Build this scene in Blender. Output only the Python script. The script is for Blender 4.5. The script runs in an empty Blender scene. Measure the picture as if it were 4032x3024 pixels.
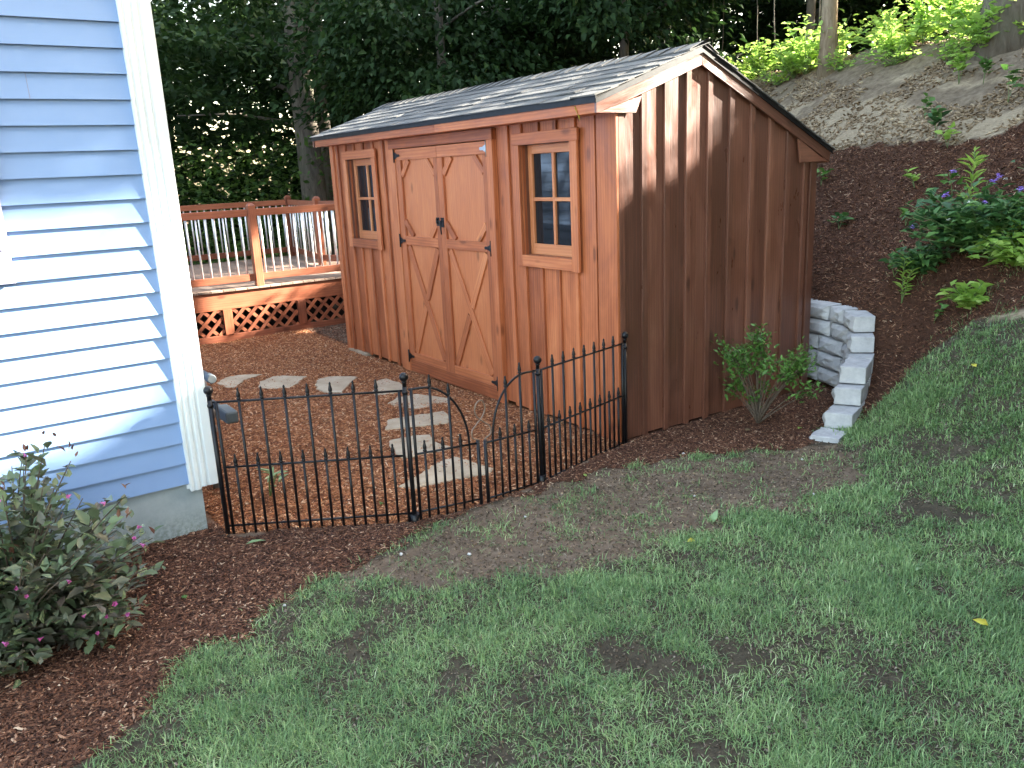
import bpy, math, random
import numpy as np
from mathutils import Vector, Matrix
random.seed(7)
RNG = np.random.default_rng(11)
PI = math.pi
C = bpy.context.scene.collection
SUN = Vector((1.0, 2.85, 1.28)).normalized()

# ------------------------------------------------------------------ helpers
def tag(o, label=None, cat=None, group=None, kind=None):
    if label: o['label'] = label
    if cat: o['category'] = cat
    if group: o['group'] = group
    if kind: o['kind'] = kind
    return o

def empty(name, loc=(0, 0, 0), rz=0.0):
    o = bpy.data.objects.new(name, None); C.objects.link(o)
    o.location = loc; o.rotation_euler = (0, 0, rz); o.empty_display_size = .1
    return o

class MB:
    """collects boards, tubes and lathes; build() links them as one mesh object"""
    def __init__(s): s.v = []; s.f = []; s.uv = []; s.t = []; s.sm = []
    def face(s, idx, uv=None, tone=.5, smooth=False):
        s.f.append(tuple(idx)); s.uv.append(uv or [(0, 0)] * len(idx)); s.t.append(tone); s.sm.append(smooth)
    def obox(s, c, ax, h, grain=2, tone=None):
        c = Vector(c); ax = [Vector(a) for a in ax]
        if tone is None: tone = random.random()
        b = len(s.v); ou, ov = random.random() * 20, random.random() * 20
        for i in (-1, 1):
            for j in (-1, 1):
                for k in (-1, 1):
                    s.v.append(c + ax[0] * (h[0] * i) + ax[1] * (h[1] * j) + ax[2] * (h[2] * k))
        loc = [(i * h[0], j * h[1], k * h[2]) for i in (-1, 1) for j in (-1, 1) for k in (-1, 1)]
        hand = ax[0].cross(ax[1]).dot(ax[2]) > 0
        for fi, q in enumerate(((0, 1, 3, 2), (4, 6, 7, 5), (0, 4, 5, 1), (2, 3, 7, 6), (0, 2, 6, 4), (1, 5, 7, 3))):
            n = fi // 2
            o = [a for a in (0, 1, 2) if a != n]
            g = grain if grain != n else o[1]
            a = [x for x in o if x != g][0]
            if not hand: q = q[::-1]
            s.face([b + x for x in q], [(loc[x][a] + ou, loc[x][g] + ov) for x in q], tone)
    def box(s, x0, x1, y0, y1, z0, z1, grain=2, tone=None):
        s.obox(((x0 + x1) / 2, (y0 + y1) / 2, (z0 + z1) / 2), ((1, 0, 0), (0, 1, 0), (0, 0, 1)),
               (abs(x1 - x0) / 2, abs(y1 - y0) / 2, abs(z1 - z0) / 2), grain, tone)
    def bar(s, a, b, w, t, up=(0, 0, 1), tone=None):
        a, b = Vector(a), Vector(b); d = (b - a); L = d.length; d.normalize()
        u = Vector(up); u = (u - d * u.dot(d)).normalized(); r = d.cross(u)
        s.obox((a + b) / 2, (r, u, d), (w / 2, t / 2, L / 2), 2, tone)
    def tube(s, pts, rad, n=8, cap=True, tone=None):
        pts = [Vector(p) for p in pts]
        if not hasattr(rad, '__len__'): rad = [rad] * len(pts)
        tone = random.random() if tone is None else tone
        b = len(s.v); prev = None; L = 0; ls = []
        for i, p in enumerate(pts):
            d = (pts[min(i + 1, len(pts) - 1)] - pts[max(i - 1, 0)]).normalized()
            if prev is None:
                u = Vector((0, 0, 1)) if abs(d.z) < .9 else Vector((1, 0, 0))
                u = (u - d * u.dot(d)).normalized()
            else: u = (prev - d * prev.dot(d)).normalized()
            prev = u; w = d.cross(u)
            if i: L += (p - pts[i - 1]).length
            ls.append(L)
            for k in range(n):
                a = 2 * PI * k / n
                s.v.append(p + (u * math.cos(a) + w * math.sin(a)) * rad[i])
        for i in range(len(pts) - 1):
            for k in range(n):
                k2 = (k + 1) % n
                c = 2 * PI * rad[i]
                s.face([b + i * n + k, b + i * n + k2, b + (i + 1) * n + k2, b + (i + 1) * n + k],
                       [(k / n * c, ls[i]), ((k + 1) / n * c, ls[i]), ((k + 1) / n * c, ls[i + 1]), (k / n * c, ls[i + 1])], tone, True)
        if cap:
            s.face([b + k for k in range(n)][::-1], None, tone)
            e = b + (len(pts) - 1) * n
            s.face([e + k for k in range(n)], None, tone)
    def lathe(s, base, prof, n=12, ax=(0, 0, 1)):
        base = Vector(base); a = Vector(ax)
        s.tube([base + a * (z + 1e-5 * i) for i, (r, z) in enumerate(prof)], [max(r, .0004) for r, z in prof], n)
    def build(s, name, m, parent=None, bevel=0, seg=1):
        me = bpy.data.meshes.new(name); me.from_pydata([tuple(v) for v in s.v], [], s.f)
        uv = me.uv_layers.new(name='UVMap'); tn = me.uv_layers.new(name='Tone')
        flat = [c for f in s.uv for q in f for c in q]
        uv.data.foreach_set('uv', flat)
        tf = []
        for f, t in zip(s.f, s.t): tf += [t, 0.0] * len(f)
        tn.data.foreach_set('uv', tf)
        me.polygons.foreach_set('use_smooth', s.sm)
        me.update()
        o = bpy.data.objects.new(name, me); C.objects.link(o); me.materials.append(m)
        if parent: o.parent = parent
        if bevel:
            b = o.modifiers.new('edge', 'BEVEL'); b.width = bevel; b.segments = seg; b.limit_method = 'ANGLE'; b.angle_limit = .7
        return o

def npmesh(name, V, F, m, parent=None, uv=None, smooth=False):
    """V (n,3), F (m,k) arrays -> mesh object, uv per vertex (n,2)"""
    me = bpy.data.meshes.new(name); V = np.asarray(V, dtype=np.float32); F = np.asarray(F, dtype=np.int32)
    k = F.shape[1]; n = F.shape[0]
    me.vertices.add(len(V)); me.vertices.foreach_set('co', V.ravel())
    me.loops.add(n * k); me.loops.foreach_set('vertex_index', F.ravel())
    me.polygons.add(n); me.polygons.foreach_set('loop_start', np.arange(n, dtype=np.int32) * k)
    me.polygons.foreach_set('loop_total', np.full(n, k, dtype=np.int32))
    if smooth: me.polygons.foreach_set('use_smooth', np.ones(n, dtype=bool))
    if uv is not None:
        l = me.uv_layers.new(name='UVMap'); l.data.foreach_set('uv', np.asarray(uv, dtype=np.float32)[F.ravel()].ravel())
    me.update(calc_edges=True); me.validate()
    o = bpy.data.objects.new(name, me); C.objects.link(o); me.materials.append(m)
    if parent: o.parent = parent
    return o

# ------------------------------------------------------------------ materials
class NT:
    def __init__(s, name):
        s.m = bpy.data.materials.new(name); s.m.use_nodes = True; s.t = s.m.node_tree; s.t.nodes.clear()
        s.out = s.n('ShaderNodeOutputMaterial')
    def n(s, t, **k):
        n = s.t.nodes.new(t)
        for a, b in k.items():
            if a.startswith('i_'): n.inputs[a[2:].replace('_', ' ')].default_value = b
            else: setattr(n, a, b)
        return n
    def l(s, a, b): s.t.links.new(a, b)
    def setin(s, n, i, v):
        if isinstance(v, bpy.types.NodeSocket): s.l(v, n.inputs[i])
        else: n.inputs[i].default_value = v
    def math(s, op, a, b=0.0, clamp=False):
        n = s.n('ShaderNodeMath', operation=op, use_clamp=clamp); s.setin(n, 0, a); s.setin(n, 1, b); return n.outputs[0]
    def mix(s, f, a, b, mode='MIX'):
        n = s.n('ShaderNodeMix', data_type='RGBA', blend_type=mode); s.setin(n, 0, f)
        s.setin(n, 6, a if isinstance(a, bpy.types.NodeSocket) else (*a, 1)); s.setin(n, 7, b if isinstance(b, bpy.types.NodeSocket) else (*b, 1))
        return n.outputs[2]
    def noise(s, vec, scale, detail=4, rough=.55, dist=0):
        n = s.n('ShaderNodeTexNoise'); s.l(vec, n.inputs['Vector']); n.inputs['Scale'].default_value = scale
        n.inputs['Detail'].default_value = detail; n.inputs['Roughness'].default_value = rough; n.inputs['Distortion'].default_value = dist
        return n.outputs['Fac']
    def map(s, vec, sc):
        n = s.n('ShaderNodeMapping'); s.l(vec, n.inputs[0]); n.inputs['Scale'].default_value = sc; return n.outputs[0]
    def ramp(s, f, stops):
        n = s.n('ShaderNodeValToRGB'); s.l(f, n.inputs[0]); e = n.color_ramp.elements
        while len(e) < len(stops): e.new(.5)
        for x, (p, c) in zip(e, stops): x.position = p; x.color = (*c, 1) if len(c) == 3 else c
        return n.outputs[0]
    def mr(s, f, a, b, c=0.0, d=1.0):
        n = s.n('ShaderNodeMapRange'); s.l(f, n.inputs[0])
        for i, v in zip((1, 2, 3, 4), (a, b, c, d)): n.inputs[i].default_value = v
        return n.outputs[0]
    def bsdf(s, col, rough=.7, metal=0.0, spec=.5, bump=None, bstr=.3, bdist=.01, trans=None):
        b = s.n('ShaderNodeBsdfPrincipled'); s.setin(b, 'Base Color', col if isinstance(col, bpy.types.NodeSocket) else (*col, 1))
        s.setin(b, 'Roughness', rough); s.setin(b, 'Metallic', metal); s.setin(b, 'Specular IOR Level', spec)
        if bump is not None:
            n = s.n('ShaderNodeBump'); n.inputs['Strength'].default_value = bstr; n.inputs['Distance'].default_value = bdist
            s.l(bump, n.inputs['Height']); s.l(n.outputs[0], b.inputs['Normal'])
        if trans:
            t = s.n('ShaderNodeBsdfTranslucent'); s.l(col, t.inputs[0]); mx = s.n('ShaderNodeMixShader'); mx.inputs[0].default_value = trans
            s.l(b.outputs[0], mx.inputs[1]); s.l(t.outputs[0], mx.inputs[2]); s.l(mx.outputs[0], s.out.inputs[0])
        else: s.l(b.outputs[0], s.out.inputs[0])
        return s.m

def uvn(t, name='UVMap'):
    n = t.n('ShaderNodeUVMap'); n.uv_map = name; return n.outputs[0]
def sepx(t, v):
    n = t.n('ShaderNodeSeparateXYZ'); t.l(v, n.inputs[0]); return n.outputs

def wood_mat(name, dark, mid, light, rough=.55, blotch=.5, bstr=.35, spec=.4):
    t = NT(name); uv = uvn(t); tone = sepx(t, uvn(t, 'Tone'))[0]
    off = t.n('ShaderNodeVectorMath', operation='ADD'); t.l(uv, off.inputs[0])
    cmb = t.n('ShaderNodeCombineXYZ'); t.l(t.math('MULTIPLY', tone, 37.0), cmb.inputs[2]); t.l(cmb.outputs[0], off.inputs[1])
    v = off.outputs[0]
    g1 = t.noise(t.map(v, (55, 1.6, 1)), 1.0, 5, .6, .6)
    g2 = t.noise(t.map(v, (190, 7, 1)), 1.0, 3, .6)
    bl = t.noise(t.map(v, (7, 2.2, 1)), 1.0, 4, .62, .8)
    # long cathedral grain: distorted waves
    wv = t.n('ShaderNodeTexWave', wave_type='BANDS', bands_direction='X'); t.l(t.map(v, (9, .55, 1)), wv.inputs[0])
    wv.inputs['Scale'].default_value = 1.4; wv.inputs['Distortion'].default_value = 9; wv.inputs['Detail'].default_value = 2; wv.inputs['Detail Scale'].default_value = .8
    # knots
    vo = t.n('ShaderNodeTexVoronoi', feature='F1'); t.l(t.map(v, (5.2, 2.1, 1)), vo.inputs[0]); vo.inputs['Scale'].default_value = 1; vo.inputs['Randomness'].default_value = 1
    kn = t.mr(vo.outputs['Distance'], .07, .14, 1, 0)
    f = t.math('ADD', t.math('MULTIPLY', g1, .35), t.math('MULTIPLY', bl, blotch))
    f = t.math('ADD', f, t.math('MULTIPLY', wv.outputs['Fac'], .10))
    f = t.math('ADD', f, t.math('MULTIPLY', tone, .34))
    f = t.mr(f, .29 + blotch * .3, .63 + blotch * .62)
    col = t.ramp(f, [(0, dark), (.48, mid), (1, light)])
    col = t.mix(t.math('MULTIPLY', kn, .65), col, tuple(c * .45 for c in dark))
    col = t.mix(t.mr(g2, .62, .8, 0, .35), col, tuple(c * .6 for c in dark))
    h = t.math('ADD', t.math('MULTIPLY', g1, .6), t.math('MULTIPLY', g2, .5))
    return t.bsdf(col, t.mr(bl, .3, .7, rough - .1, rough + .12), spec=spec, bump=h, bstr=bstr, bdist=.004)

M = {}
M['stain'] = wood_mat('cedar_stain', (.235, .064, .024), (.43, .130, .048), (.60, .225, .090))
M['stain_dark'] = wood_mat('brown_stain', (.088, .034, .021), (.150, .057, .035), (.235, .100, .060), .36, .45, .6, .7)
M['door_skin'] = wood_mat('door_panel_stain', (.34, .106, .040), (.475, .152, .057), (.57, .215, .085), .5, .7, .12)
M['sash'] = wood_mat('sash_stain', (.40, .13, .05), (.52, .20, .08), (.62, .27, .12), .5, .3, .15)
M['deck_wood'] = wood_mat('deck_stain', (.17, .05, .024), (.28, .085, .040), (.38, .13, .06), .5, .4, .3)
M['deck_floor'] = wood_mat('deck_floor_wood', (.15, .095, .068), (.25, .17, .125), (.36, .26, .195), .7, .5, .4)

def simple(name, col, rough=.6, metal=0, spec=.5, nscale=30, var=.12, bstr=.1, obj=True):
    t = NT(name); tc = t.n('ShaderNodeTexCoord').outputs['Object']
    n = t.noise(tc, nscale, 4); c2 = tuple(max(0, c * (1 - var)) for c in col); c3 = tuple(min(1, c * (1 + var)) for c in col)
    return t.bsdf(t.ramp(n, [(.3, c2), (.7, c3)]), t.mr(n, .3, .7, rough - .06, rough + .08), metal, spec, n, bstr, .002)
M['black_metal'] = simple('black_powder_coat', (.006, .006, .008), .36, 0, .32, 60, .3, .06)
M['black_hinge'] = simple('black_hinge_metal', (.015, .016, .018), .42, .3, .5, 80)
M['galv'] = simple('galvanised_hinge', (.42, .44, .45), .4, .8, .5, 90)
M['alu'] = simple('aluminium_baluster', (.80, .80, .79), .35, .4, .5, 12, .1)
M['wire'] = simple('bronze_wire', (.22, .15, .11), .4, .3, .5, 50)
M['vinyl_white'] = simple('white_vinyl', (.74, .79, .80), .35, 0, .5, 3, .03, .03)
M['grey_paint'] = simple('grey_meter_paint', (.06, .072, .08), .6, 0, .5, 25, .15)
M['grey_pipe'] = simple('grey_pipe', (.30, .31, .31), .45, .4, .5, 25, .2)
M['drip'] = simple('black_drip_edge', (.008, .008, .009), .5, 0, .25, 20)
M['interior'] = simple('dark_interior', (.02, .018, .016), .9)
M['dark_roof'] = simple('house_roof', (.06, .06, .065), .9, 0, .3, 20, .3)
M['bark_thin'] = simple('shrub_bark', (.105, .08, .06), .85, 0, .3, 60, .35, .3)
M['white_cloth'] = simple('pale_cord', (.6, .58, .52), .8)

def siding_mat():
    t = NT('blue_vinyl_siding'); tc = t.n('ShaderNodeTexCoord').outputs['Object']
    n = t.noise(t.map(tc, (1, 3, 60)), 3, 4); n2 = t.noise(tc, 2.2, 3)
    col = t.mix(t.mr(n2, .3, .7), (.215, .335, .57), (.245, .37, .61))
    col = t.mix(t.mr(n, .3, .8, 0, .18), col, (.19, .31, .53))
    return t.bsdf(col, .42, 0, .5, n, .06, .002)
M['siding'] = siding_mat()

def shutter_mat():
    t = NT('shutter_vinyl'); tc = t.n('ShaderNodeTexCoord').outputs['Object']
    n = t.noise(t.map(tc, (1, 30, 3)), 2, 5, .6, 1.2)
    return t.bsdf(t.ramp(n, [(.3, (.22, .22, .30)), (.7, (.33, .33, .42))]), .6, 0, .4, n, .5, .004)
M['shutter'] = shutter_mat()

def concrete_mat():
    t = NT('painted_foundation'); tc = t.n('ShaderNodeTexCoord').outputs['Object']; z = sepx(t, tc)[2]
    n = t.noise(tc, 6, 6, .65); n2 = t.noise(tc, 45, 5, .7)
    col = t.ramp(n, [(.3, (.30, .355, .37)), (.7, (.42, .475, .49))])
    al = t.math('MULTIPLY', t.mr(z, .16, -.02), t.mr(n2, .38, .62), True)
    col = t.mix(t.math('MULTIPLY', al, .8), col, (.10, .14, .085))
    sp = t.math('MULTIPLY', t.mr(z, .24, .30), t.mr(n2, .66, .69), True)
    col = t.mix(sp, col, (.04, .045, .045))
    return t.bsdf(col, .8, 0, .3, n2, .25, .004)
M['concrete'] = concrete_mat()

def shingle_mat():
    t = NT('asphalt_shingle'); uv = uvn(t); tone = sepx(t, uvn(t, 'Tone'))[0]
    tc = t.n('ShaderNodeTexCoord').outputs['Object']
    n = t.noise(tc, 420, 2, .7); n2 = t.noise(tc, 9, 4)
    base = t.ramp(tone, [(0, (.050, .052, .055)), (.5, (.085, .087, .089)), (1, (.14, .138, .13))])
    col = t.mix(t.mr(n, .35, .7, 0, .7), base, (.30, .29, .27))
    col = t.mix(t.mr(n, .3, .48, .6, 0), col, (.03, .03, .034))
    col = t.mix(t.mr(n2, .55, .75, 0, .25), col, (.22, .20, .16))
    return t.bsdf(col, .85, 0, .35, n, .9, .006)
M['shingle'] = shingle_mat()

def stone_mat(name, a, b, c, sc=9, bstr=.5, green=None):
    t = NT(name); tc = t.n('ShaderNodeTexCoord').outputs['Object']
    n = t.noise(tc, sc, 8, .65); n2 = t.noise(tc, sc * 12, 5, .7)
    col = t.ramp(n, [(.28, a), (.5, b), (.74, c)])
    col = t.mix(t.mr(n2, .6, .75, 0, .5), col, tuple(x * .45 for x in a))
    h = t.math('ADD', n, t.math('MULTIPLY', n2, .4))
    return t.bsdf(col, .88, 0, .3, h, bstr, .01)
M['block'] = stone_mat('grey_block', (.33, .33, .35), (.44, .44, .455), (.54, .54, .54), 12, .8)
M['block_top'] = stone_mat('sandy_block', (.34, .325, .29), (.43, .42, .39), (.52, .51, .48), 7, .4)
M['flag'] = stone_mat('flagstone', (.29, .215, .14), (.39, .305, .21), (.48, .39, .285), 5, .25)
M['pebble'] = stone_mat('pebble', (.35, .33, .31), (.5, .49, .47), (.62, .61, .59), 20, .2)

def glass_mat():
    t = NT('window_glass')
    b = t.n('ShaderNodeBsdfPrincipled'); b.inputs['Base Color'].default_value = (.012, .014, .016, 1)
    b.inputs['Roughness'].default_value = .03; b.inputs['Specular IOR Level'].default_value = .38; b.inputs['IOR'].default_value = 1.45
    t.l(b.outputs[0], t.out.inputs[0]); return t.m
M['glass'] = glass_mat()

def bark_mat(name, a, b, sc=1.0):
    t = NT(name); tc = t.n('ShaderNodeTexCoord').outputs['Object']
    n = t.noise(t.map(tc, (14 * sc, 14 * sc, 3 * sc)), 1, 6, .65, 1.0); n2 = t.noise(tc, 2.5, 3)
    col = t.ramp(n, [(.3, a), (.7, b)]); col = t.mix(t.mr(n2, .5, .7, 0, .4), col, (.10, .12, .07))
    return t.bsdf(col, .9, 0, .2, n, .8, .03)
M['bark'] = bark_mat('grey_bark', (.085, .07, .055), (.19, .165, .135))
M['bark_light'] = bark_mat('tan_bark', (.16, .115, .075), (.33, .26, .18), 1.6)

def leaf_mat(name, stops, trans=.35, rough=.45, spec=.4, pure=False):
    t = NT(name); u = sepx(t, uvn(t)); tc = t.n('ShaderNodeTexCoord').outputs['Object']
    n = t.noise(tc, 1.1, 2)
    f = u[0] if pure else t.math('ADD', t.math('MULTIPLY', u[0], .6), t.mr(n, .3, .7, 0, .4))
    col = t.ramp(f, stops)
    return t.bsdf(col, rough, 0, spec, trans=trans)
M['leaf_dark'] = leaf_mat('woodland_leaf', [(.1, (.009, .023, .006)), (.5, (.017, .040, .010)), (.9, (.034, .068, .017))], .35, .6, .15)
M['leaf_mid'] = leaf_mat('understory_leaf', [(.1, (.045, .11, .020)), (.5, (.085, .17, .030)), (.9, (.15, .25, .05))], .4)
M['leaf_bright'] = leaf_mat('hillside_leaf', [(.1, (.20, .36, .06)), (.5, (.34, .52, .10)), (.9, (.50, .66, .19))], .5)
M['leaf_weigela'] = leaf_mat('weigela_leaf', [(.05, (.11, .085, .072)), (.35, (.115, .125, .078)), (.65, (.12, .17, .085)), (.95, (.20, .26, .12))], .2, .42)
M['leaf_red'] = leaf_mat('new_red_leaf', [(.1, (.12, .045, .035)), (.9, (.20, .10, .06))], .25)
M['leaf_azalea'] = leaf_mat('azalea_leaf', [(.1, (.05, .13, .025)), (.5, (.085, .19, .035)), (.9, (.15, .28, .06))], .25, .4)
M['leaf_clump'] = leaf_mat('clump_leaf', [(.1, (.03, .09, .035)), (.5, (.06, .15, .045)), (.9, (.13, .26, .06))], .25, .45)
M['leaf_yellow'] = leaf_mat('yellow_leaf', [(.1, (.55, .50, .05)), (.9, (.75, .68, .12))], .3)
M['leaf_pale'] = leaf_mat('pale_fallen_leaf', [(.1, (.22, .34, .16)), (.9, (.40, .50, .28))], .2)
M['leaf_tan'] = leaf_mat('dry_leaf', [(.1, (.12, .08, .045)), (.5, (.24, .17, .105)), (.9, (.46, .36, .24))], .1, .8, .2)
M['pink'] = leaf_mat('pink_petal', [(.1, (.42, .07, .24)), (.9, (.62, .19, .46))], .3)
M['violet'] = leaf_mat('violet_petal', [(.1, (.28, .16, .62)), (.9, (.50, .34, .85))], .3)
M['white_petal'] = leaf_mat('white_petal', [(.1, (.7, .7, .65)), (.9, (.85, .85, .8))], .2)
M['stem'] = simple('green_stem', (.12, .18, .06), .6)
M['grass'] = leaf_mat('grass_blade', [(.02, (.035, .085, .034)), (.42, (.145, .255, .095)), (.75, (.330, .47, .19)), (.97, (.58, .64, .38))], .3, .38, .45, True)
M['straw'] = leaf_mat('dry_grass', [(.1, (.30, .26, .16)), (.9, (.48, .44, .32))], .2, .7)
M['chip'] = leaf_mat('cedar_chip', [(.0, (.10, .034, .016)), (.45, (.26, .092, .038)), (.80, (.42, .170, .070)), (.96, (.62, .34, .18)), (1, (.72, .50, .32))], .0001, .8, .2, True)
M['chip_dark'] = leaf_mat('dark_bark_chip', [(.0, (.028, .013, .009)), (.5, (.100, .044, .026)), (.84, (.165, .076, .045)), (.93, (.27, .14, .084)), (.98, (.40, .245, .16)), (1, (.55, .40, .28))], .0001, .8, .2, True)
M['crumb'] = leaf_mat('soil_crumb', [(.0, (.06, .045, .032)), (.6, (.12, .092, .066)), (.95, (.28, .23, .18))], .0001, .95, .1, True)

# ------------------------------------------------------------------ terrain
WX = [-30, -5, -.6, -.05, .1, .31, .45, .6, .71, .79, .83]; WY = [2.8, 2.5, 2.3, 2.17, 2.13, 2.02, 1.85, 1.55, 1.27, .95, .8]
def ss(a, b, x):
    t = np.clip((x - a) / (b - a), 0, 1); return t * t * (3 - 2 * t)
def vnoise(x, y, s, seed=0):
    x = np.asarray(x, float) * s; y = np.asarray(y, float) * s
    xi = np.floor(x).astype(np.int64); yi = np.floor(y).astype(np.int64); fx = x - xi; fy = y - yi
    fx = fx * fx * (3 - 2 * fx); fy = fy * fy * (3 - 2 * fy)
    def h(a, b):
        n = (a * 374761393 + b * 668265263 + seed * 974711) & 0x7fffffff
        n = ((n ^ (n >> 13)) * 1274126177) & 0x7fffffff
        return ((n ^ (n >> 16)) & 0xffff) / 65535.0
    return (h(xi, yi) * (1 - fx) + h(xi + 1, yi) * fx) * (1 - fy) + (h(xi, yi + 1) * (1 - fx) + h(xi + 1, yi + 1) * fx) * fy
def fbm(x, y, s, seed=0, o=4):
    r = 0; a = .5
    for i in range(o): r = r + a * vnoise(x, y, s * 2 ** i, seed + i * 7); a *= .5
    return r / (1 - .5 ** o)
def ground(x, y, detail=True):
    x = np.asarray(x, float); y = np.asarray(y, float)
    v = y + .3 * x
    v = v - .44 * np.exp(-((x - .82) / .40) ** 2) * (1 - ss(2.15, 2.9, v))
    h = np.where(v < 5.9, .64 * np.log1p(np.exp(np.minimum((v - 1.17) * 7, 60))) / 7, .64 * (5.9 - 1.17) + .05 * (v - 5.9))
    att = ss(-13, -4.5, x); h = h * att
    base = .1 * np.clip((x - 1) / 3, 0, 1)
    d = y - np.interp(x, WX, WY) - .12
    hi = np.where(x < .83, np.where(d > 0, np.minimum(h, .60 + .62 * d), 0), h)
    z = hi + base
    if detail:
        slope = np.clip(hi * 2, 0, 1)
        z = z + (fbm(x, y, 1.3, 3) - .5) * (.03 + .13 * slope) + (fbm(x, y, 7, 9, 3) - .5) * (.012 + .05 * slope)
        near = ss(.12, .5, np.maximum(np.maximum(-4.4 - x, x - .05), np.maximum(-y, y - 2.05)))
        z = z + (1 - near) * (-.012)
    return z
def inpoly(x, y, P):
    x = np.asarray(x); y = np.asarray(y); r = np.zeros(x.shape, bool); n = len(P)
    for i in range(n):
        x1, y1 = P[i]; x2, y2 = P[(i + 1) % n]
        c = ((y1 > y) != (y2 > y)) & (x < (x2 - x1) * (y - y1) / (y2 - y1 + 1e-12) + x1)
        r ^= c
    return r
FENCE = [(-.27, -2.575), (.255, -1.724), (.318, -1.309), (.247, -.854), (.024, .032)]
LAWN = [(1.29, -3.52), (1.12, -3.27), (.88, -3.09), (.75, -2.83), (.65, -2.53), (.52, -2.27), (.47, -1.99), (.34, -1.47), (.36, -.96), (.36, -.45), (.45, -.02), (.73, .4), (.90, .85)]
SOIL = [(.56, -2.42), (.78, -2.36), (1.05, -1.85), (1.30, -1.17), (1.42, -.6), (1.52, .0), (1.36, .60), (1.06, 1.0)]
P_IN = [(-12, -2.9)] + FENCE + [(-.1, .1), (-12, .1)]
P_OUT = [(-.6, -8), (1.8, -8), (1.6, -4)] + LAWN + [(.8, 1.0), (.7, 1.9), (-.2, 2.3), (-.3, .1)] + FENCE[::-1] + [(-.5, -2.54)]
P_SOIL = LAWN[5:] + [(1.0, 1.2)] + SOIL[::-1]
P_HILL = [(.5, 2.0), (.98, 1.25), (1.05, 1.55), (1.03, 1.85), (1.3, 1.95), (1.7, 2.0), (4, 1.7), (5, 2.6), (1.2, 4.0), (.54, 4.2), (-.45, 4.45), (-.91, 4.45), (-1.54, 4.55), (-1.84, 4.7), (-5, 5.0), (-8, 3), (-6, 2.3), (-.5, 2.25)]
def masks(x, y):
    w = .10
    jx = x + (fbm(x, y, 6, 31) - .5) * w * 2.2; jy = y + (fbm(x, y, 6, 57) - .5) * w * 2.2
    m_in = inpoly(x, y, P_IN)
    m_out = inpoly(jx, jy, P_OUT) & ~m_in
    hill = inpoly(jx, jy, P_HILL) & ~m_in
    soil = inpoly(x + (fbm(x, y, 3.2, 83) - .5) * .62, y + (fbm(x, y, 3.2, 87) - .5) * .62, P_SOIL) & ~m_out & ~m_in
    v = y + .3 * x
    lawn = (x > .3) & (v < 2.35) & ~m_in & ~m_out & ~hill & (y < 1.75 + .2 * x)
    upper = (v >= 2.35) & ~hill & (y > 1.6)
    return m_in, m_out, hill, soil, lawn, upper

def axis(a, b, step, far):
    c = list(np.arange(a, b, step)); s = step; x = c[-1]
    while x < far[1]: s *= 1.18; x += s; c.append(x)
    s = step; x = c[0]
    while x > far[0]: s *= 1.18; x -= s; c.insert(0, x)
    return np.array(c)
gx = axis(-7, 4.6, .045, (-120, 120)); gy = axis(-4.6, 7.2, .045, (-120, 120))
X, Y = np.meshgrid(gx, gy); Z = ground(X, Y)
nx, ny = len(gx), len(gy)
idx = np.arange(nx * ny).reshape(ny, nx)
F = np.stack([idx[:-1, :-1].ravel(), idx[:-1, 1:].ravel(), idx[1:, 1:].ravel(), idx[1:, :-1].ravel()], 1)
def ground_mat():
    t = NT('ground_soil'); tc = t.n('ShaderNodeTexCoord').outputs['Object']
    a = t.n('ShaderNodeVertexColor'); a.layer_name = 'zone'; sp = t.n('ShaderNodeSeparateColor'); t.l(a.outputs[0], sp.inputs[0])
    b = t.n('ShaderNodeVertexColor'); b.layer_name = 'zone2'; sp2 = t.n('ShaderNodeSeparateColor'); t.l(b.outputs[0], sp2.inputs[0])
    n = t.noise(tc, 14, 8, .7); n2 = t.noise(tc, 90, 6, .75); n3 = t.noise(tc, 2.2, 5, .6); st = t.noise(t.map(tc, (3, 9, 9)), 4, 6, .7, 1.5)
    soil = t.ramp(n, [(.25, (.105, .073, .050)), (.5, (.175, .127, .090)), (.75, (.27, .21, .16))])
    soil = t.mix(t.mr(n2, .58, .72, 0, .7), soil, (.33, .28, .235))
    soil = t.mix(t.mr(n3, .40, .58, .5, 0), soil, (.11, .082, .062))
    mi = t.ramp(n2, [(.3, (.12, .044, .02)), (.6, (.25, .10, .046)), (.8, (.40, .20, .10))])
    mo = t.ramp(n2, [(.3, (.035, .018, .012)), (.6, (.08, .038, .024)), (.8, (.14, .074, .048))])
    tan = t.ramp(st, [(.3, (.16, .12, .08)), (.5, (.30, .24, .165)), (.75, (.44, .36, .26))])
    litter = t.ramp(n, [(.3, (.08, .058, .040)), (.5, (.17, .13, .092)), (.75, (.28, .22, .16))])
    woods = t.ramp(n, [(.3, (.05, .036, .022)), (.7, (.12, .09, .055))])
    lawnsoil = t.ramp(n, [(.3, (.045, .036, .026)), (.7, (.10, .085, .06))])
    col = t.mix(sp2.outputs[0], soil, lawnsoil)
    col = t.mix(sp2.outputs[1], col, litter)
    col = t.mix(sp2.outputs[2], col, woods)
    col = t.mix(sp.outputs[2], col, tan)
    col = t.mix(sp.outputs[1], col, mo)
    col = t.mix(sp.outputs[0], col, mi)
    h = t.math('ADD', t.math('MULTIPLY', n, .5), t.math('MULTIPLY', n2, .6))
    return t.bsdf(col, .95, 0, .15, h, .9, .02)
M['ground'] = ground_mat()
go = npmesh('ground', np.stack([X.ravel(), Y.ravel(), Z.ravel()], 1), F, M['ground'], smooth=True)
tag(go, kind='structure')
mi, mo, mh, msoil, mlawn, mup = masks(X, Y)
v_ = Y + .3 * X
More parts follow.
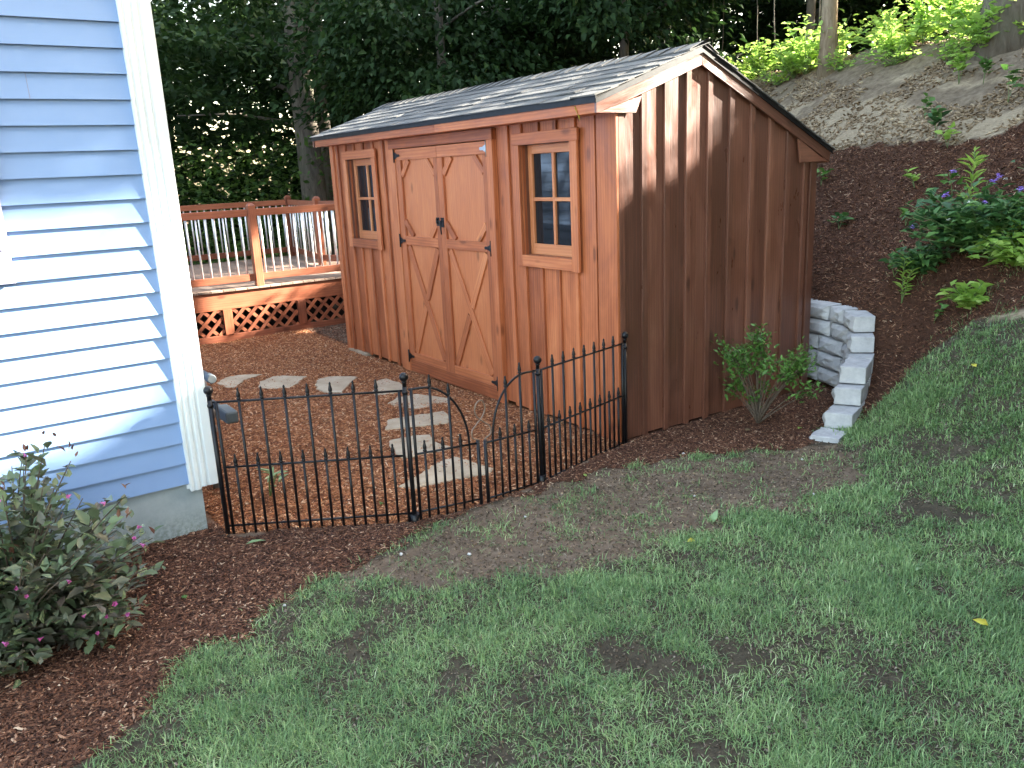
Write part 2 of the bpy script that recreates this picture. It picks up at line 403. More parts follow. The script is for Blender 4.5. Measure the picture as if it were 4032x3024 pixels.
tan = mup & (v_ < 5.9) & (fbm(X * .7 + Y * .4, Y * 2.4 + X * .5, 1.3, 77) > .41 + .10 * np.clip((v_ - 4.5) / 1.0, -1, 1)) & (v_ < 5.3)
z1 = np.zeros((nx * ny, 4), np.float32); z2 = z1.copy()
z1[:, 0] = mi.ravel(); z1[:, 1] = (mo | mh).ravel(); z1[:, 2] = tan.ravel() * .9; z1[:, 3] = 1
z2[:, 0] = mlawn.ravel() & ~msoil.ravel(); z2[:, 1] = (mup & ~tan).ravel(); z2[:, 2] = ((v_ > 6.6) | (X < -9)).ravel(); z2[:, 3] = 1
for nm, dat in (('zone', z1), ('zone2', z2)):
    at = go.data.color_attributes.new(nm, 'FLOAT_COLOR', 'POINT'); at.data.foreach_set('color', dat.ravel())

# ------------------------------------------------------------------ scatter: mulch, leaf litter, grass
CAM = np.array([4.0173, -3.6364, 1.8253])
def frames(n, tilt=.25, rng=RNG):
    """random nearly flat frames: long axis a, side b, normal c"""
    th = rng.uniform(0, 2 * PI, n); a = np.stack([np.cos(th), np.sin(th), rng.normal(0, tilt, n)], 1)
    a /= np.linalg.norm(a, axis=1)[:, None]
    c = np.stack([rng.normal(0, tilt, n), rng.normal(0, tilt, n), np.ones(n)], 1)
    c -= a * (a * c).sum(1)[:, None]; c /= np.linalg.norm(c, axis=1)[:, None]
    b = np.cross(c, a); return a, b, c
def chips(name, pts, L, W, mat, label, rng=RNG, lift=.004, tilt=.25, pieces=None):
    n = len(pts); a, b, c = frames(n, tilt); L = L[:, None]; W = W[:, None]; T = W * .35
    P = pts + np.array([0, 0, lift])
    s1 = rng.uniform(.5, 1, (n, 1)); s2 = rng.uniform(.4, 1, (n, 1))
    v = np.stack([P - a * L + b * W * s1 * .3, P - a * L * .7 - b * W * s2, P + a * L * .8 - b * W * s1 * .8, P + a * L, P + a * L * .6 + b * W, P - a * L * .6 + b * W * s2], 1)
    top = v + (c * T)[:, None, :]
    V = np.concatenate([v, top], 1).reshape(-1, 3)
    o = np.arange(n)[:, None] * 12
    Fq = []
    Fq.append(o + np.array([[6, 7, 8, 9]])); Fq.append(o + np.array([[9, 10, 11, 6]]))
    for k in range(6):
        k2 = (k + 1) % 6; Fq.append(o + np.array([[k, k2, 6 + k2, 6 + k]]))
    Fq = np.concatenate(Fq, 0)
    u = np.repeat(rng.uniform(0, 1, n), 12); uv = np.stack([u, np.repeat(rng.uniform(0, 1, n), 12)], 1)
    o = npmesh(name, V, Fq, mat, uv=uv); return tag(o, label, 'mulch', kind='stuff')
def sample(n, x0, x1, y0, y1, cond):
    x = RNG.uniform(x0, x1, n); y = RNG.uniform(y0, y1, n); k = cond(x, y); x, y = x[k], y[k]
    return np.stack([x, y, ground(x, y)], 1)
def falloff(x, y, near=2.8):
    d = np.sqrt((x - CAM[0]) ** 2 + (y - CAM[1]) ** 2); return RNG.uniform(0, 1, len(x)) < np.clip((near / d) ** 1.2, .25, 1)
p = sample(150000, -6.0, .35, -2.75, .05, lambda x, y: masks(x, y)[0] & (y < -.0 + (x < -4.45) * 1.0))
chips('cedar_mulch', p, RNG.uniform(.007, .024, len(p)) * np.where(RNG.uniform(0, 1, len(p)) < .10, 1.5, 1), RNG.uniform(.0022, .0070, len(p)), M['chip'], 'orange brown cedar mulch covering the ground between the shed, deck and black fence')
p2 = sample(60000, -6.0, -4.3, 0, 2.4, lambda x, y: (x < -4.40))
p = sample(210000, -.6, 1.7, -4.6, 2.2, lambda x, y: masks(x, y)[1] & ((x > .02) | (y < .0)))
chips('bark_mulch', np.concatenate([p, p2[:12000]]), RNG.uniform(.005, .018, len(p) + 12000) * np.where(RNG.uniform(0, 1, len(p) + 12000) < .12, 1.9, 1), RNG.uniform(.002, .0060, len(p) + 12000), M['chip_dark'], 'dark brown bark mulch bed along the lawn edge and around the small azalea')
p = sample(200000, -5, 4.2, 1.2, 5.2, lambda x, y: masks(x, y)[2])
chips('hillside_mulch', p, RNG.uniform(.008, .026, len(p)), RNG.uniform(.0025, .006, len(p)), M['chip_dark'], 'dark brown mulch spread on the steep slope above the retaining wall', tilt=.5)
p = sample(60000, -6, 3.0, 2.8, 8.5, lambda x, y: masks(x, y)[5] & (fbm(x, y, 2.5, 91) > .45))
o = chips('leaf_litter', p, RNG.uniform(.012, .05, len(p)) * .8, RNG.uniform(.006, .026, len(p)) * .8, M['leaf_tan'], 'dry tan leaves and twigs scattered over the eroded upper slope', tilt=.6); o['category'] = 'leaf litter'
p = sample(60000, .3, 4.6, -4.0, 2.2, lambda x, y: masks(x, y)[4] | masks(x, y)[3])
o = chips('soil_crumbs', p, RNG.uniform(.002, .009, len(p)), RNG.uniform(.002, .006, len(p)), M['crumb'], 'crumbly dark soil showing between the grass tufts and on the bare strip', tilt=.7); o['category'] = 'soil'
p = sample(5000, .3, 2.2, -2.6, 1.4, lambda x, y: masks(x, y)[3])
o = chips('soil_debris', p, RNG.uniform(.003, .012, len(p)), RNG.uniform(.0015, .006, len(p)), M['leaf_tan'], 'small pale crumbs, twigs and chips on the bare soil strip by the fence', tilt=.5); o['category'] = 'soil'

def blades(pos, L, W, lean, rng, az=None):
    n = len(pos); th = rng.uniform(0, 2 * PI, n) if az is None else az
    d = np.stack([np.cos(th), np.sin(th), np.zeros(n)], 1); s = np.stack([-np.sin(th), np.cos(th), np.zeros(n)], 1)
    up = np.array([0, 0, 1.0]); L = L[:, None]; W = W[:, None]; ln = lean[:, None]
    p0 = pos; p1 = p0 + (up * np.maximum(.25, 1 - .45 * ln) + d * ln * .6) * L * .5; p2 = p1 + (up * np.maximum(-.25, 1 - 1.0 * ln) + d * (ln * .9 + .1)) * L * .5
    V = np.stack([p0 - s * W, p0 + s * W, p1 - s * W * .85, p1 + s * W * .85, p2], 1).reshape(-1, 3)
    o = np.arange(n)[:, None] * 5
    F = np.concatenate([o + np.array([[0, 1, 3, 2]]), o + np.array([[2, 3, 4, 4]])], 0)
    return V, F
def trimesh_quads(V, Fq):
    return V, Fq
def grass_obj(name, pos, L, W, lean, mat, label):
    V, F = blades(pos, L, W, lean, RNG)
    n = len(pos); q = F[:n]; t = F[n:, :3]
    T = np.concatenate([q[:, [0, 1, 2]], q[:, [0, 2, 3]], t], 0)
    u = np.clip(.30 * RNG.uniform(0, 1, n) + .50 * TUFT + .35 * fbm(pos[:, 0], pos[:, 1], 3, 5) - .08 + RNG.normal(0, .07, n), 0, 1)
    uv = np.stack([np.repeat(u, 5), np.repeat(RNG.uniform(0, 1, n), 5)], 1)
    return tag(npmesh(name, V, T, mat, uv=uv), label, 'grass', kind='stuff')
def tufts(n, x0, x1, y0, y1, dens, per=11, rad=.022):
    x = RNG.uniform(x0, x1, n); y = RNG.uniform(y0, y1, n)
    k = RNG.uniform(0, 1, n) < dens(x, y); x, y = x[k], y[k]
    m = RNG.integers(int(per * .5), int(per * 1.5), len(x)); X = np.repeat(x, m) + RNG.normal(0, rad, m.sum()); Y = np.repeat(y, m) + RNG.normal(0, rad, m.sum())
    h = np.repeat(RNG.uniform(.6, 1.25, len(x)), m)
    global TUFT; TUFT = np.repeat(np.clip(RNG.normal(.5, .24, len(x)), 0, 1), m)
    return np.stack([X, Y, ground(X, Y) - .003], 1), h
BARE = [(1.95, -1.75, .22, .13), (2.2, -1.45, .16, .10), (1.65, -2.3, .14, .10), (2.75, .1, .20, .14), (1.2, -2.55, .16, .1), (2.0, .3, .22, .12), (2.55, -1.9, .12, .08), (3.3, -.75, .14, .1), (1.75, .9, .3, .12)]
def lawn_density(x, y):
    mi, mo, mh, so, la, up = masks(x, y)
    n = fbm(x, y, 2.6, 21); n2 = fbm(x, y, 11, 41)
    n3 = fbm(x, y, 24, 47, 2); d = np.clip((n - .28) * 3.8, .28, 1) * np.clip((n2 - .26) * 3.4, .15, 1) * np.clip((n3 - .22) * 3.5, .45, 1)
    for bx, by, rx, ry in BARE:
        q = ((x - bx) / rx) ** 2 + ((y - by) / ry) ** 2 + (n2 - .5) * 2.2; d = d * np.where(q < 1, .06, 1)
    v = y + .3 * x
    d = d * np.clip(1.15 - np.clip(v - 1.3, 0, 2) * .75, .05, 1)
    d = np.where(la, d, 0); d = np.where(so, np.where((n2 > .60) & (n > .46), .14, .018), d)
    d = np.where((x - .92) ** 2 + (y - .86) ** 2 < .035, 0, d)
    edge = inpoly(x + (fbm(x, y, 7, 61) - .5) * .16, y + (fbm(x, y, 7, 62) - .5) * .16, P_OUT); return np.where(edge, .0, d)
pos, h = tufts(150000, .4, 4.8, -4.2, 2.6, lawn_density, 11, .028)
dcam = np.sqrt(((pos[:, :2] - CAM[:2]) ** 2).sum(1)); 
L = RNG.uniform(.024, .070, len(pos)) * h; Wd = RNG.uniform(.0007, .0019, len(pos)) * np.clip(dcam / 3, 1, 2)
grass_obj('lawn_grass', pos, L, Wd, np.clip(RNG.normal(.85, .32, len(pos)), .1, 1.45), M['grass'], 'patchy green lawn grass growing over dark soil in the foreground')
pos, h = tufts(7000, .4, 4.8, -4.2, 2.6, lambda x, y: lawn_density(x, y) * .5, 4, .03)
grass_obj('dry_grass', pos, RNG.uniform(.02, .055, len(pos)) * h, RNG.uniform(.0008, .0015, len(pos)), RNG.uniform(.5, 1.1, len(pos)), M['straw'], 'thin dry straw coloured blades mixed through the lawn')
pos, h = tufts(500, .1, 1.6, 1.9, 3.0, lambda x, y: np.where(fbm(x, y, 3, 66) > .55, .5, .02) * (x > .3), 9, .03)
grass_obj('slope_grass', pos, RNG.uniform(.03, .09, len(pos)) * h, RNG.uniform(.001, .002, len(pos)), RNG.uniform(.3, 1.0, len(pos)), M['grass'], 'thin grass sprouting from the mulch just above the retaining wall')

# ------------------------------------------------------------------ leaves
def leaf_arrays(P, D, S, rng=RNG, width=.5, fold=.18, droop=.25, N=None):
    """leaf blade: 6 verts, 4 tris folded on the midrib. P base pts, D directions, S lengths"""
    n = len(P); D = D / np.linalg.norm(D, axis=1)[:, None]
    up = np.tile(np.array([0, 0, 1.0]), (n, 1)) + rng.normal(0, .35, (n, 3)) if N is None else N
    B = np.cross(D, up); B /= np.linalg.norm(B, axis=1)[:, None] + 1e-9; Nn = np.cross(B, D)
    S = S[:, None]; w = S * width * .5
    tip = P + D * S - Nn * S * droop; mid = P + D * S * .5 - Nn * S * droop * .3
    v = np.stack([P, P + D * S * .35 + B * w + Nn * S * fold * .5, P + D * S * .72 + B * w * .62 + Nn * S * (fold * .4 - droop * .5), tip,
                  P + D * S * .72 - B * w * .62 + Nn * S * (fold * .4 - droop * .5), P + D * S * .35 - B * w + Nn * S * fold * .5, mid], 1)
    o = np.arange(n)[:, None] * 7
    T = np.concatenate([o + np.array([[0, 6, 1]]), o + np.array([[1, 6, 2]]), o + np.array([[2, 6, 3]]), o + np.array([[3, 6, 4]]), o + np.array([[4, 6, 5]]), o + np.array([[5, 6, 0]])], 0)
    return v.reshape(-1, 3), T
def card_arrays(P, D, S, rng=RNG, width=.55):
    n = len(P); D = D / np.linalg.norm(D, axis=1)[:, None]; up = np.tile(np.array([0, 0, 1.0]), (n, 1)) + rng.normal(0, .45, (n, 3))
    B = np.cross(D, up); B /= np.linalg.norm(B, axis=1)[:, None] + 1e-9; S = S[:, None]; w = S * width * .5
    v = np.stack([P, P + D * S * .45 + B * w, P + D * S, P + D * S * .45 - B * w], 1)
    o = np.arange(n)[:, None] * 4
    return v.reshape(-1, 3), np.concatenate([o + np.array([[0, 2, 1]]), o + np.array([[0, 3, 2]])], 0)
def leaf_obj(name, P, D, S, mat, parent=None, detailed=True, rng=RNG, **k):
    P = np.asarray(P, float); D = np.asarray(D, float); S = np.asarray(S, float)
    V, T = (leaf_arrays if detailed else card_arrays)(P, D, S, rng, **k)
    per = 7 if detailed else 4; n = len(P)
    uv = np.stack([np.repeat(rng.uniform(0, 1, n), per), np.repeat(rng.uniform(0, 1, n), per)], 1)
    return npmesh(name, V, T, mat, parent, uv)

# chosen sun patches; crown leaves are cut away sunward of each: (point, radius)
HOLES = [((-.38, -3.55, 1.30), .34), ((-.38, -3.2, 1.10), .40), ((-.38, -2.95, 1.15), .34), ((-.38, -3.6, 1.05), .34), ((-.38, -2.85, 1.0), .22), ((-.38, -3.5, .95), .2), ((-.38, -3.15, 1.5), .13),
         ((-.38, -4.2, 1.2), .5),
         ((0, .30, 2.22), .24), ((0, .62, 2.35), .30), ((0, .15, 2.05), .12), ((0, .62, 2.05), .16), ((0, 1.0, 2.3), .10), ((0, 1.35, 2.1), .05),
         ((-5.65, -1.25, .0), .36), ((-5.5, -.8, 0), .2), ((-5.86, -1.1, .55), .10), ((-5.86, -.45, 1.1), .12), ((-5.86, .45, .75), .20), ((-6.2, .0, .6), .25), ((-5.86, .9, 1.3), .20),
         ((-2.2, -2.65, 2.0), .75), ((-3.4, -2.65, 1.9), .7), ((-1.2, -2.65, 1.75), .5), ((-4.6, -2.65, 2.1), .65), ((-2.8, -2.65, 2.9), .9), ((-1.4, -2.65, 2.7), .6), ((-4.2, -2.65, 3.0), .8)]
NH0 = 8
HOLES = [(p_, r_ + (.0 if k_ < NH0 else .13)) for k_, (p_, r_) in enumerate(HOLES)]
for k in range(30):
    HOLES.append(((random.uniform(-4.3, 0), random.uniform(0, .7), 2.45), random.uniform(.10, .22)))
for k in range(26):
    x = -5.2 + k * .205; HOLES.append(((x, 6.0 - .3 * x + random.uniform(-.25, .5), 3.15 + random.uniform(-.35, .55)), random.uniform(.60, .95)))
for k in range(6):   # far understorey behind the deck catches light
    HOLES.append(((random.uniform(-19, -13), random.uniform(-3, 1.2), random.uniform(.5, 1.8)), random.uniform(.25, .45)))
HP = np.array([h[0] for h in HOLES]); HR = np.array([h[1] for h in HOLES]); SN = np.array(SUN)
def sunkeep(P, S=.1):
    """drops crown leaves that would block the sun from a chosen patch"""
    keep = np.ones(len(P), bool)
    for hp, r in zip(HP, HR):
        d = P - hp; t = d @ SN; perp = np.linalg.norm(d - t[:, None] * SN, axis=1)
        keep &= ~((t > 1.0) & (perp < r + RNG.normal(0, r * .22, len(P))) & (RNG.uniform(0, 1, len(P)) < .97))
    return keep
def trunk_mesh(base, h, r, lean=(0, 0), n=14, curve=.0, mat='bark'):
    m = MB(); pts = []; rd = []
    ph = random.random() * 6
    for i in range(n):
        f = i / (n - 1); fl = 1 + .55 * math.exp(-f * h * 2.6)
        pts.append((base[0] + lean[0] * f * h + curve * math.sin(f * 5 + ph), base[1] + lean[1] * f * h + curve * math.cos(f * 4 + ph), base[2] - .25 + f * (h + .25))); rd.append(r * fl * (1 - .62 * f))
    m.tube(pts, rd, 14); return m, pts, rd
def tree(base, h, r, crown, nleaf, size, label, mat='leaf_dark', bark='bark', lean=(0, 0), curve=.05, name='broadleaf_tree', clusters=70, flat=.16, detailed=False, limbs=7, zmin=None):
    """crown: list of ellipsoids (centre offset, radii)"""
    b = (base[0], base[1], float(ground(base[0], base[1])))
    root = empty(name, b); tag(root, label, 'tree', 'trees of the wood behind the yard')
    m, pts, rd = trunk_mesh((0, 0, 0), h, r, lean, curve=curve)
    for k in range(limbs):
        i = random.randint(4, len(pts) - 3); p0 = Vector(pts[i]); a = random.uniform(0, 2 * PI); Lb = random.uniform(.9, 2.2) * (h / 9 + .4)
        q = [p0 + Vector((math.cos(a) * Lb * s, math.sin(a) * Lb * s, Lb * (.45 * s - .30 * s * s) + random.uniform(-.05, .05))) for s in (0, .3, .6, 1)]
        m.tube(q, [rd[i] * .42, rd[i] * .3, rd[i] * .2, rd[i] * .07], 7)
    m.build('trunk', M[bark], root)
    P = []; D = []; S = []
    tot = sum(c[1][0] * c[1][1] * c[1][2] for c in crown)
    for (cx, cy, cz), (rx, ry, rz) in crown:
        frac = rx * ry * rz / tot; nc = max(6, int(clusters * frac)); nl = int(nleaf * frac / nc)
        for _ in range(nc):
            while True:
                u = RNG.uniform(-1, 1, 3)
                if (u ** 2).sum() < 1 and (u ** 2).sum() > .12: break
            c = np.array([cx + u[0] * rx, cy + u[1] * ry, cz + u[2] * rz])
            R = RNG.uniform(.45, 1.0) * (rx / 2.6 + .35); out = c - np.array([cx, cy, c[2]]); out = out / (np.linalg.norm(out) + 1e-6)
            q = RNG.normal(0, .5, (nl, 3)) * np.array([R, R, R * flat * 1.3])
            q[:, 2] -= .25 * (q @ out) * 1.0
            P.append(c + q); d = q * np.array([1, 1, 0]) * .8 / R + out * .5 + RNG.normal(0, .45, (nl, 3)); d[:, 2] -= .35; D.append(d)
            S.append(RNG.uniform(.65, 1.25, nl) * size)
    P = np.concatenate(P); D = np.concatenate(D); S = np.concatenate(S)
    k = sunkeep(P + np.array(b)) & (P[:, 2] + b[2] > ground(P[:, 0] + b[0], P[:, 1] + b[1], False) + .1)
    if zmin is not None: k &= (P[:, 2] + b[2] > zmin)
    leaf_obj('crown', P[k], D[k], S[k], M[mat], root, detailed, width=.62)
    return root

T = tree
# the big grey trunk behind the deck and its neighbours
T((-11.8, 2.78), 11, .27, [((0, .2, 5.2), (3.0, 3.2, 2.6)), ((.8, -2.9, 3.6), (1.6, 1.5, 1.3))], 13000, .15, 'tall tree with the thickest grey trunk, behind the deck', clusters=90)
T((-12.6, 3.5), 9, .17, [((0, 0, 4.5), (2.2, 2.2, 2.4))], 6000, .14, 'slender dark tree just right of the thick grey trunk')
T((-9.6, 5.9), 10, .15, [((0, 0, 4.6), (2.4, 2.4, 2.3)), ((1.2, -.8, 3.2), (1.5, 1.4, 1.0))], 15000, .13, 'straight thin tree rising behind the middle of the shed roof', clusters=80)
T((-8.6, 4.0), 9, .10, [((.2, -.3, 3.6), (2.0, 1.9, 1.5)), ((.8, -.6, 2.5), (1.5, 1.3, .8))], 9000, .13, 'young large leaved tree hanging over the far end of the shed roof', clusters=60, detailed=True, flat=.3)
T((-6.6, 6.2), 8, .09, [((0, 0, 3.6), (2.2, 1.8, 1.7)), ((.3, -.8, 2.4), (1.5, 1.2, .8))], 11000, .12, 'leafy young tree behind the centre of the shed ridge', clusters=70, detailed=True, flat=.3)
T((-14.5, -1.0), 10, .22, [((0, 0, 4.4), (3.0, 3.2, 2.8)), ((1, 0, 2.3), (2.0, 2.8, 1.2))], 11000, .15, 'dark spreading tree at the left edge of the wood beside the house corner', clusters=80)
T((-17.5, 1.0), 11, .24, [((0, 0, 4.6), (3.4, 3.6, 3.2))], 8500, .18, 'farther dark tree seen left of the thick trunk', clusters=70)
T((-16.5, 5.0), 12, .25, [((0, 0, 5.0), (3.6, 3.6, 3.4))], 9500, .18, 'farther dark tree seen right of the thick trunk', clusters=80)
T((-14.0, 8.6), 12, .22, [((0, 0, 5.2), (3.6, 3.4, 3.4))], 11000, .17, 'tall tree deep in the wood above the left half of the shed roof', clusters=80)
T((-10.8, 11.2), 12, .22, [((0, 0, 4.8), (3.4, 3.4, 3.4))], 16000, .16, 'tall tree deep in the wood above the right half of the shed roof', clusters=80)
T((-7.4, 12.6), 12, .22, [((0, 0, 4.6), (3.2, 3.0, 3.4))], 15000, .15, 'tall tree deep in the wood beyond the shed peak', clusters=80)
T((-5.4, 9.4), 9, .08, [((0, 0, 3.4), (1.8, 1.8, 2.0))], 9000, .12, 'thin sapling tree with low boughs right of the shed peak', clusters=60)
T((-3.05, 6.55), 10, .10, [((.2, 1.6, 6.6), (2.2, 2.2, 2.0))], 7000, .13, 'straight tan trunked young tree standing on the crest of the slope', bark='bark_light', limbs=3, curve=.03, lean=(-.02, 0))
T((-.62, 6.2), 12, .27, [((.5, 2.2, 8.0), (3.2, 3.0, 2.6))], 9000, .15, 'thick rough trunk at the top right corner on the crest', limbs=3, lean=(.03, 0))
T((-4.0, 12.5), 12, .2, [((0, 0, 4.4), (3.0, 2.6, 3.4))], 15000, .14, 'dense tree in the wood behind the tan trunk', clusters=80)
T((-1.3, 11.0), 12, .2, [((0, 0, 4.2), (2.8, 2.4, 3.4))], 14000, .14, 'dense tree in the wood behind the thick corner trunk', clusters=80)
# trees up the slope, out of the frame to the right, that shade the whole yard
for (x, y, lab) in ((1.8, 11.5, 'dense tree up the slope beyond the thick corner trunk'), (6.3, 12.0, 'second dense tree up the slope to the right of the frame'), (7.6, 11.2, 'third dense tree up the slope to the right of the frame'), (10.4, 10.0, 'fourth dense tree up the slope to the right of the frame'), (12.6, 8.0, 'outermost dense tree up the slope to the right of the frame'), (3.2, 15.5, 'tall back row tree up the slope beyond the frame'), (-.6, 16.0, 'tall back row tree straight beyond the slope crest'), (-5.0, 16.5, 'tall back row tree beyond the tan trunk'), (-10, 16.5, 'tall back row tree beyond the shed ridge'), (7.6, 5.6, 'nearer added shade tree, unseen right of the camera, uphill'), (9.3, 2.0, 'added shade tree, unseen right of the camera'), (9.8, -2.2, 'added shade tree, unseen right of and behind the camera')):  # last three are added out of view, to keep sky light off the gable
    ox = -1.2 if x == 6.3 else 0
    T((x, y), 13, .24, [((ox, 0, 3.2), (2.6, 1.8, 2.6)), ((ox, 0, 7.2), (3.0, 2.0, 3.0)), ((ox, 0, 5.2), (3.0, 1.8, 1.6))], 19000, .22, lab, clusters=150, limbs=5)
for (x, y, lab) in ((2.5, 20.5, 'very tall added shade tree, unseen up the slope, first of the back belt'), (6.5, 20.0, 'very tall added shade tree, unseen up the slope, second of the back belt'), (10.5, 19.5, 'very tall added shade tree, unseen up the slope, third of the back belt'), (14.5, 19.0, 'very tall added shade tree, unseen up the slope, fourth of the back belt'), (17.5, 16.0, 'very tall added shade tree, unseen up the slope, last of the back belt')):  # added out of view, closing gaps where sun leaked onto the lawn
    T((x, y), 16, .26, [((0, 0, 3.4), (3.0, 2.4, 3.0)), ((0, 0, 7.6), (3.2, 2.4, 3.4)), ((0, 0, 11.5), (2.8, 2.2, 3.0))], 16000, .28, lab, clusters=170, limbs=4)
# far-off wood that reads as one mass
n = 76000
ang = RNG.uniform(math.radians(96), math.radians(186), n); dd = RNG.uniform(24, 34, n)
P = np.stack([4 + np.cos(ang) * dd, -3.6 + np.sin(ang) * dd, RNG.uniform(0, 1, n) ** 1.5 * 11 - .2], 1)
gap = fbm(ang * 28, P[:, 2], .8, 3); P = P[gap > .22 + .034 * np.clip(P[:, 2], 0, 9)]; n = len(P)
D = RNG.normal(0, 1, (n, 3)) * np.array([1, 1, .6])
tag(leaf_obj('distant_wood', P, D, RNG.uniform(.26, .52, n), M['leaf_dark'], None, False, width=.7), 'far off mass of woodland foliage with small bright sky gaps', 'wood', kind='stuff')
# understorey behind the deck (low, reads as one mass)
n = 26000
P = np.stack([RNG.uniform(-19, -10.6, n), RNG.uniform(-4, 7.5, n), RNG.uniform(0, 1, n) ** 1.6 * 2.6], 1)
P = P[fbm(P[:, 0], P[:, 1], .9, 12) > .42]; n = len(P)
tag(leaf_obj('undergrowth', P, RNG.normal(0, 1, (n, 3)) * np.array([1, 1, .5]), RNG.uniform(.08, .15, n), M['leaf_mid'], None, False, width=.65), 'sun flecked green undergrowth on the wood floor behind the deck', 'undergrowth', kind='stuff')

# ------------------------------------------------------------------ shed
L, Wd, HF = 4.35, 2.02, 2.13
RY, RZ = .72, 2.53                 # ridge
HR = 1.79                          # rear eave soffit
shed = empty('garden_shed'); tag(shed, 'reddish brown board and batten shed with double doors, two windows and a grey shingle roof', 'shed')
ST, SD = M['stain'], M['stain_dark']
OPEN = [(-.993, -.418, 1.21, 1.985), (-3.952, -3.392, 1.21, 1.985), (-2.93, -1.40, -1, 2.045)]
def cut(x0, x1, z0, z1):
    """split a board around the openings"""
    segs = [(x0, x1, z0, z1)]
    for a, b, c, d in OPEN:
        o = []
        for (p, q, r, s) in segs:
            if q <= a or p >= b or s <= c or r >= d: o.append((p, q, r, s)); continue
            if p < a: o.append((p, a, r, s))
            if q > b: o.append((b, q, r, s))
            p2, q2 = max(p, a), min(q, b)
            if r < c: o.append((p2, q2, r, c))
            if s > d: o.append((p2, q2, d, s))
        segs = o
    return [s for s in segs if s[1] - s[0] > .004 and s[3] - s[2] > .004]
bat = [-.2, -.4, -.6, -.8, -1.0, -1.17, -3.18, -3.385, -3.60, -3.80, -4.0, -4.20]
m = MB(); e = [0] + bat[:6] + [-1.40, -2.93] + bat[6:] + [-L]
for a, b in zip(e, e[1:]):
    t = random.random()
    for s in cut(b + .002, a - .002, .015 + random.uniform(-.006, .01), HF + .03): m.box(s[0], s[1], 0, .02 + random.uniform(0, .002), s[2], s[3], tone=t)
m.build('front_wall', ST, shed, .0015)
for x in bat:
    w = random.uniform(.017, .022); t = random.random()
    for s in cut(x - w, x + w, .01 + random.uniform(-.01, .012), HF + .02):
        m = MB(); m.box(s[0], s[1], -.02, -.001, s[2], s[3], tone=t); m.build('batten', ST, shed, .0015)
m = MB(); m.box(-.165, .022, -.0225, -.0005, .0, HF + .01, tone=.35); m.build('corner_board', ST, shed, .002)
m = MB(); m.box(-L - .02, -L + .06, -.022, -.0005, .0, HF + .01); m.build('corner_board', ST, shed, .002)
def roofz(y): return RZ - (RY - y) * (RZ - 2.21) / (RY + .195) if y < RY else RZ - (y - RY) * (RZ - 1.85) / (2.15 - RY)
def slant(m, x0, x1, y0, y1, z0, dz=-.05, tone=None):
    """vertical board whose top follows the rake"""
    t = random.random() if tone is None else tone; b = len(m.v); ou = random.random() * 9; zz = (roofz(y0) + dz, roofz(y1) + dz)
    for x in (x0, x1):
        for (y, z) in ((y0, z0), (y1, z0), (y1, zz[1]), (y0, zz[0])): m.v.append(Vector((x, y, z)))
    uv = [(y0 + ou, z0), (y1 + ou, z0), (y1 + ou, zz[1]), (y0 + ou, zz[0])]
    for q, u in (((3, 2, 1, 0), uv[::-1]), ((4, 5, 6, 7), uv), ((0, 1, 5, 4), None), ((1, 2, 6, 5), [(ou, z0), (ou, zz[1]), (ou + .02, zz[1]), (ou + .02, z0)]), ((2, 3, 7, 6), None), ((3, 0, 4, 7), [(ou, zz[0]), (ou, z0), (ou + .02, z0), (ou + .02, zz[0])])):
        m.face([b + k for k in q], u, t)
gb = [.025, .223, .426, .626, .832, 1.05, 1.273, 1.478, 1.68, 1.893]
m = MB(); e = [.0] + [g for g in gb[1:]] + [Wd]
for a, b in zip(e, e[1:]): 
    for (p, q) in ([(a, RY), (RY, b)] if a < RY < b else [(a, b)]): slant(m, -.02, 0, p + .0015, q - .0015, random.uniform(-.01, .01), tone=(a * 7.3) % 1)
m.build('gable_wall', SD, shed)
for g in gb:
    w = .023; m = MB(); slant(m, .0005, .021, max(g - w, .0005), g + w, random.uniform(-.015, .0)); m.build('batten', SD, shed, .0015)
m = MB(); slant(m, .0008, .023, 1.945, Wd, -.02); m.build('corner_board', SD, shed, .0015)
# rear wall and far gable
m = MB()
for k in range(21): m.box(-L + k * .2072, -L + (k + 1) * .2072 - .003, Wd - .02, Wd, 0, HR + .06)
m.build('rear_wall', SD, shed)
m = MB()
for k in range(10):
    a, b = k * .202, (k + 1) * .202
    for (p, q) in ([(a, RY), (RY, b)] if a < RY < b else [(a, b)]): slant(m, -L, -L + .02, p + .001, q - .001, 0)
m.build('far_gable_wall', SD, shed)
m = MB(); m.box(-L + .03, -.03, .13, Wd - .03, .04, .06); m.box(-L + .03, -.03, .20, .21, .06, 2.05); m.build('interior', M['interior'], shed)
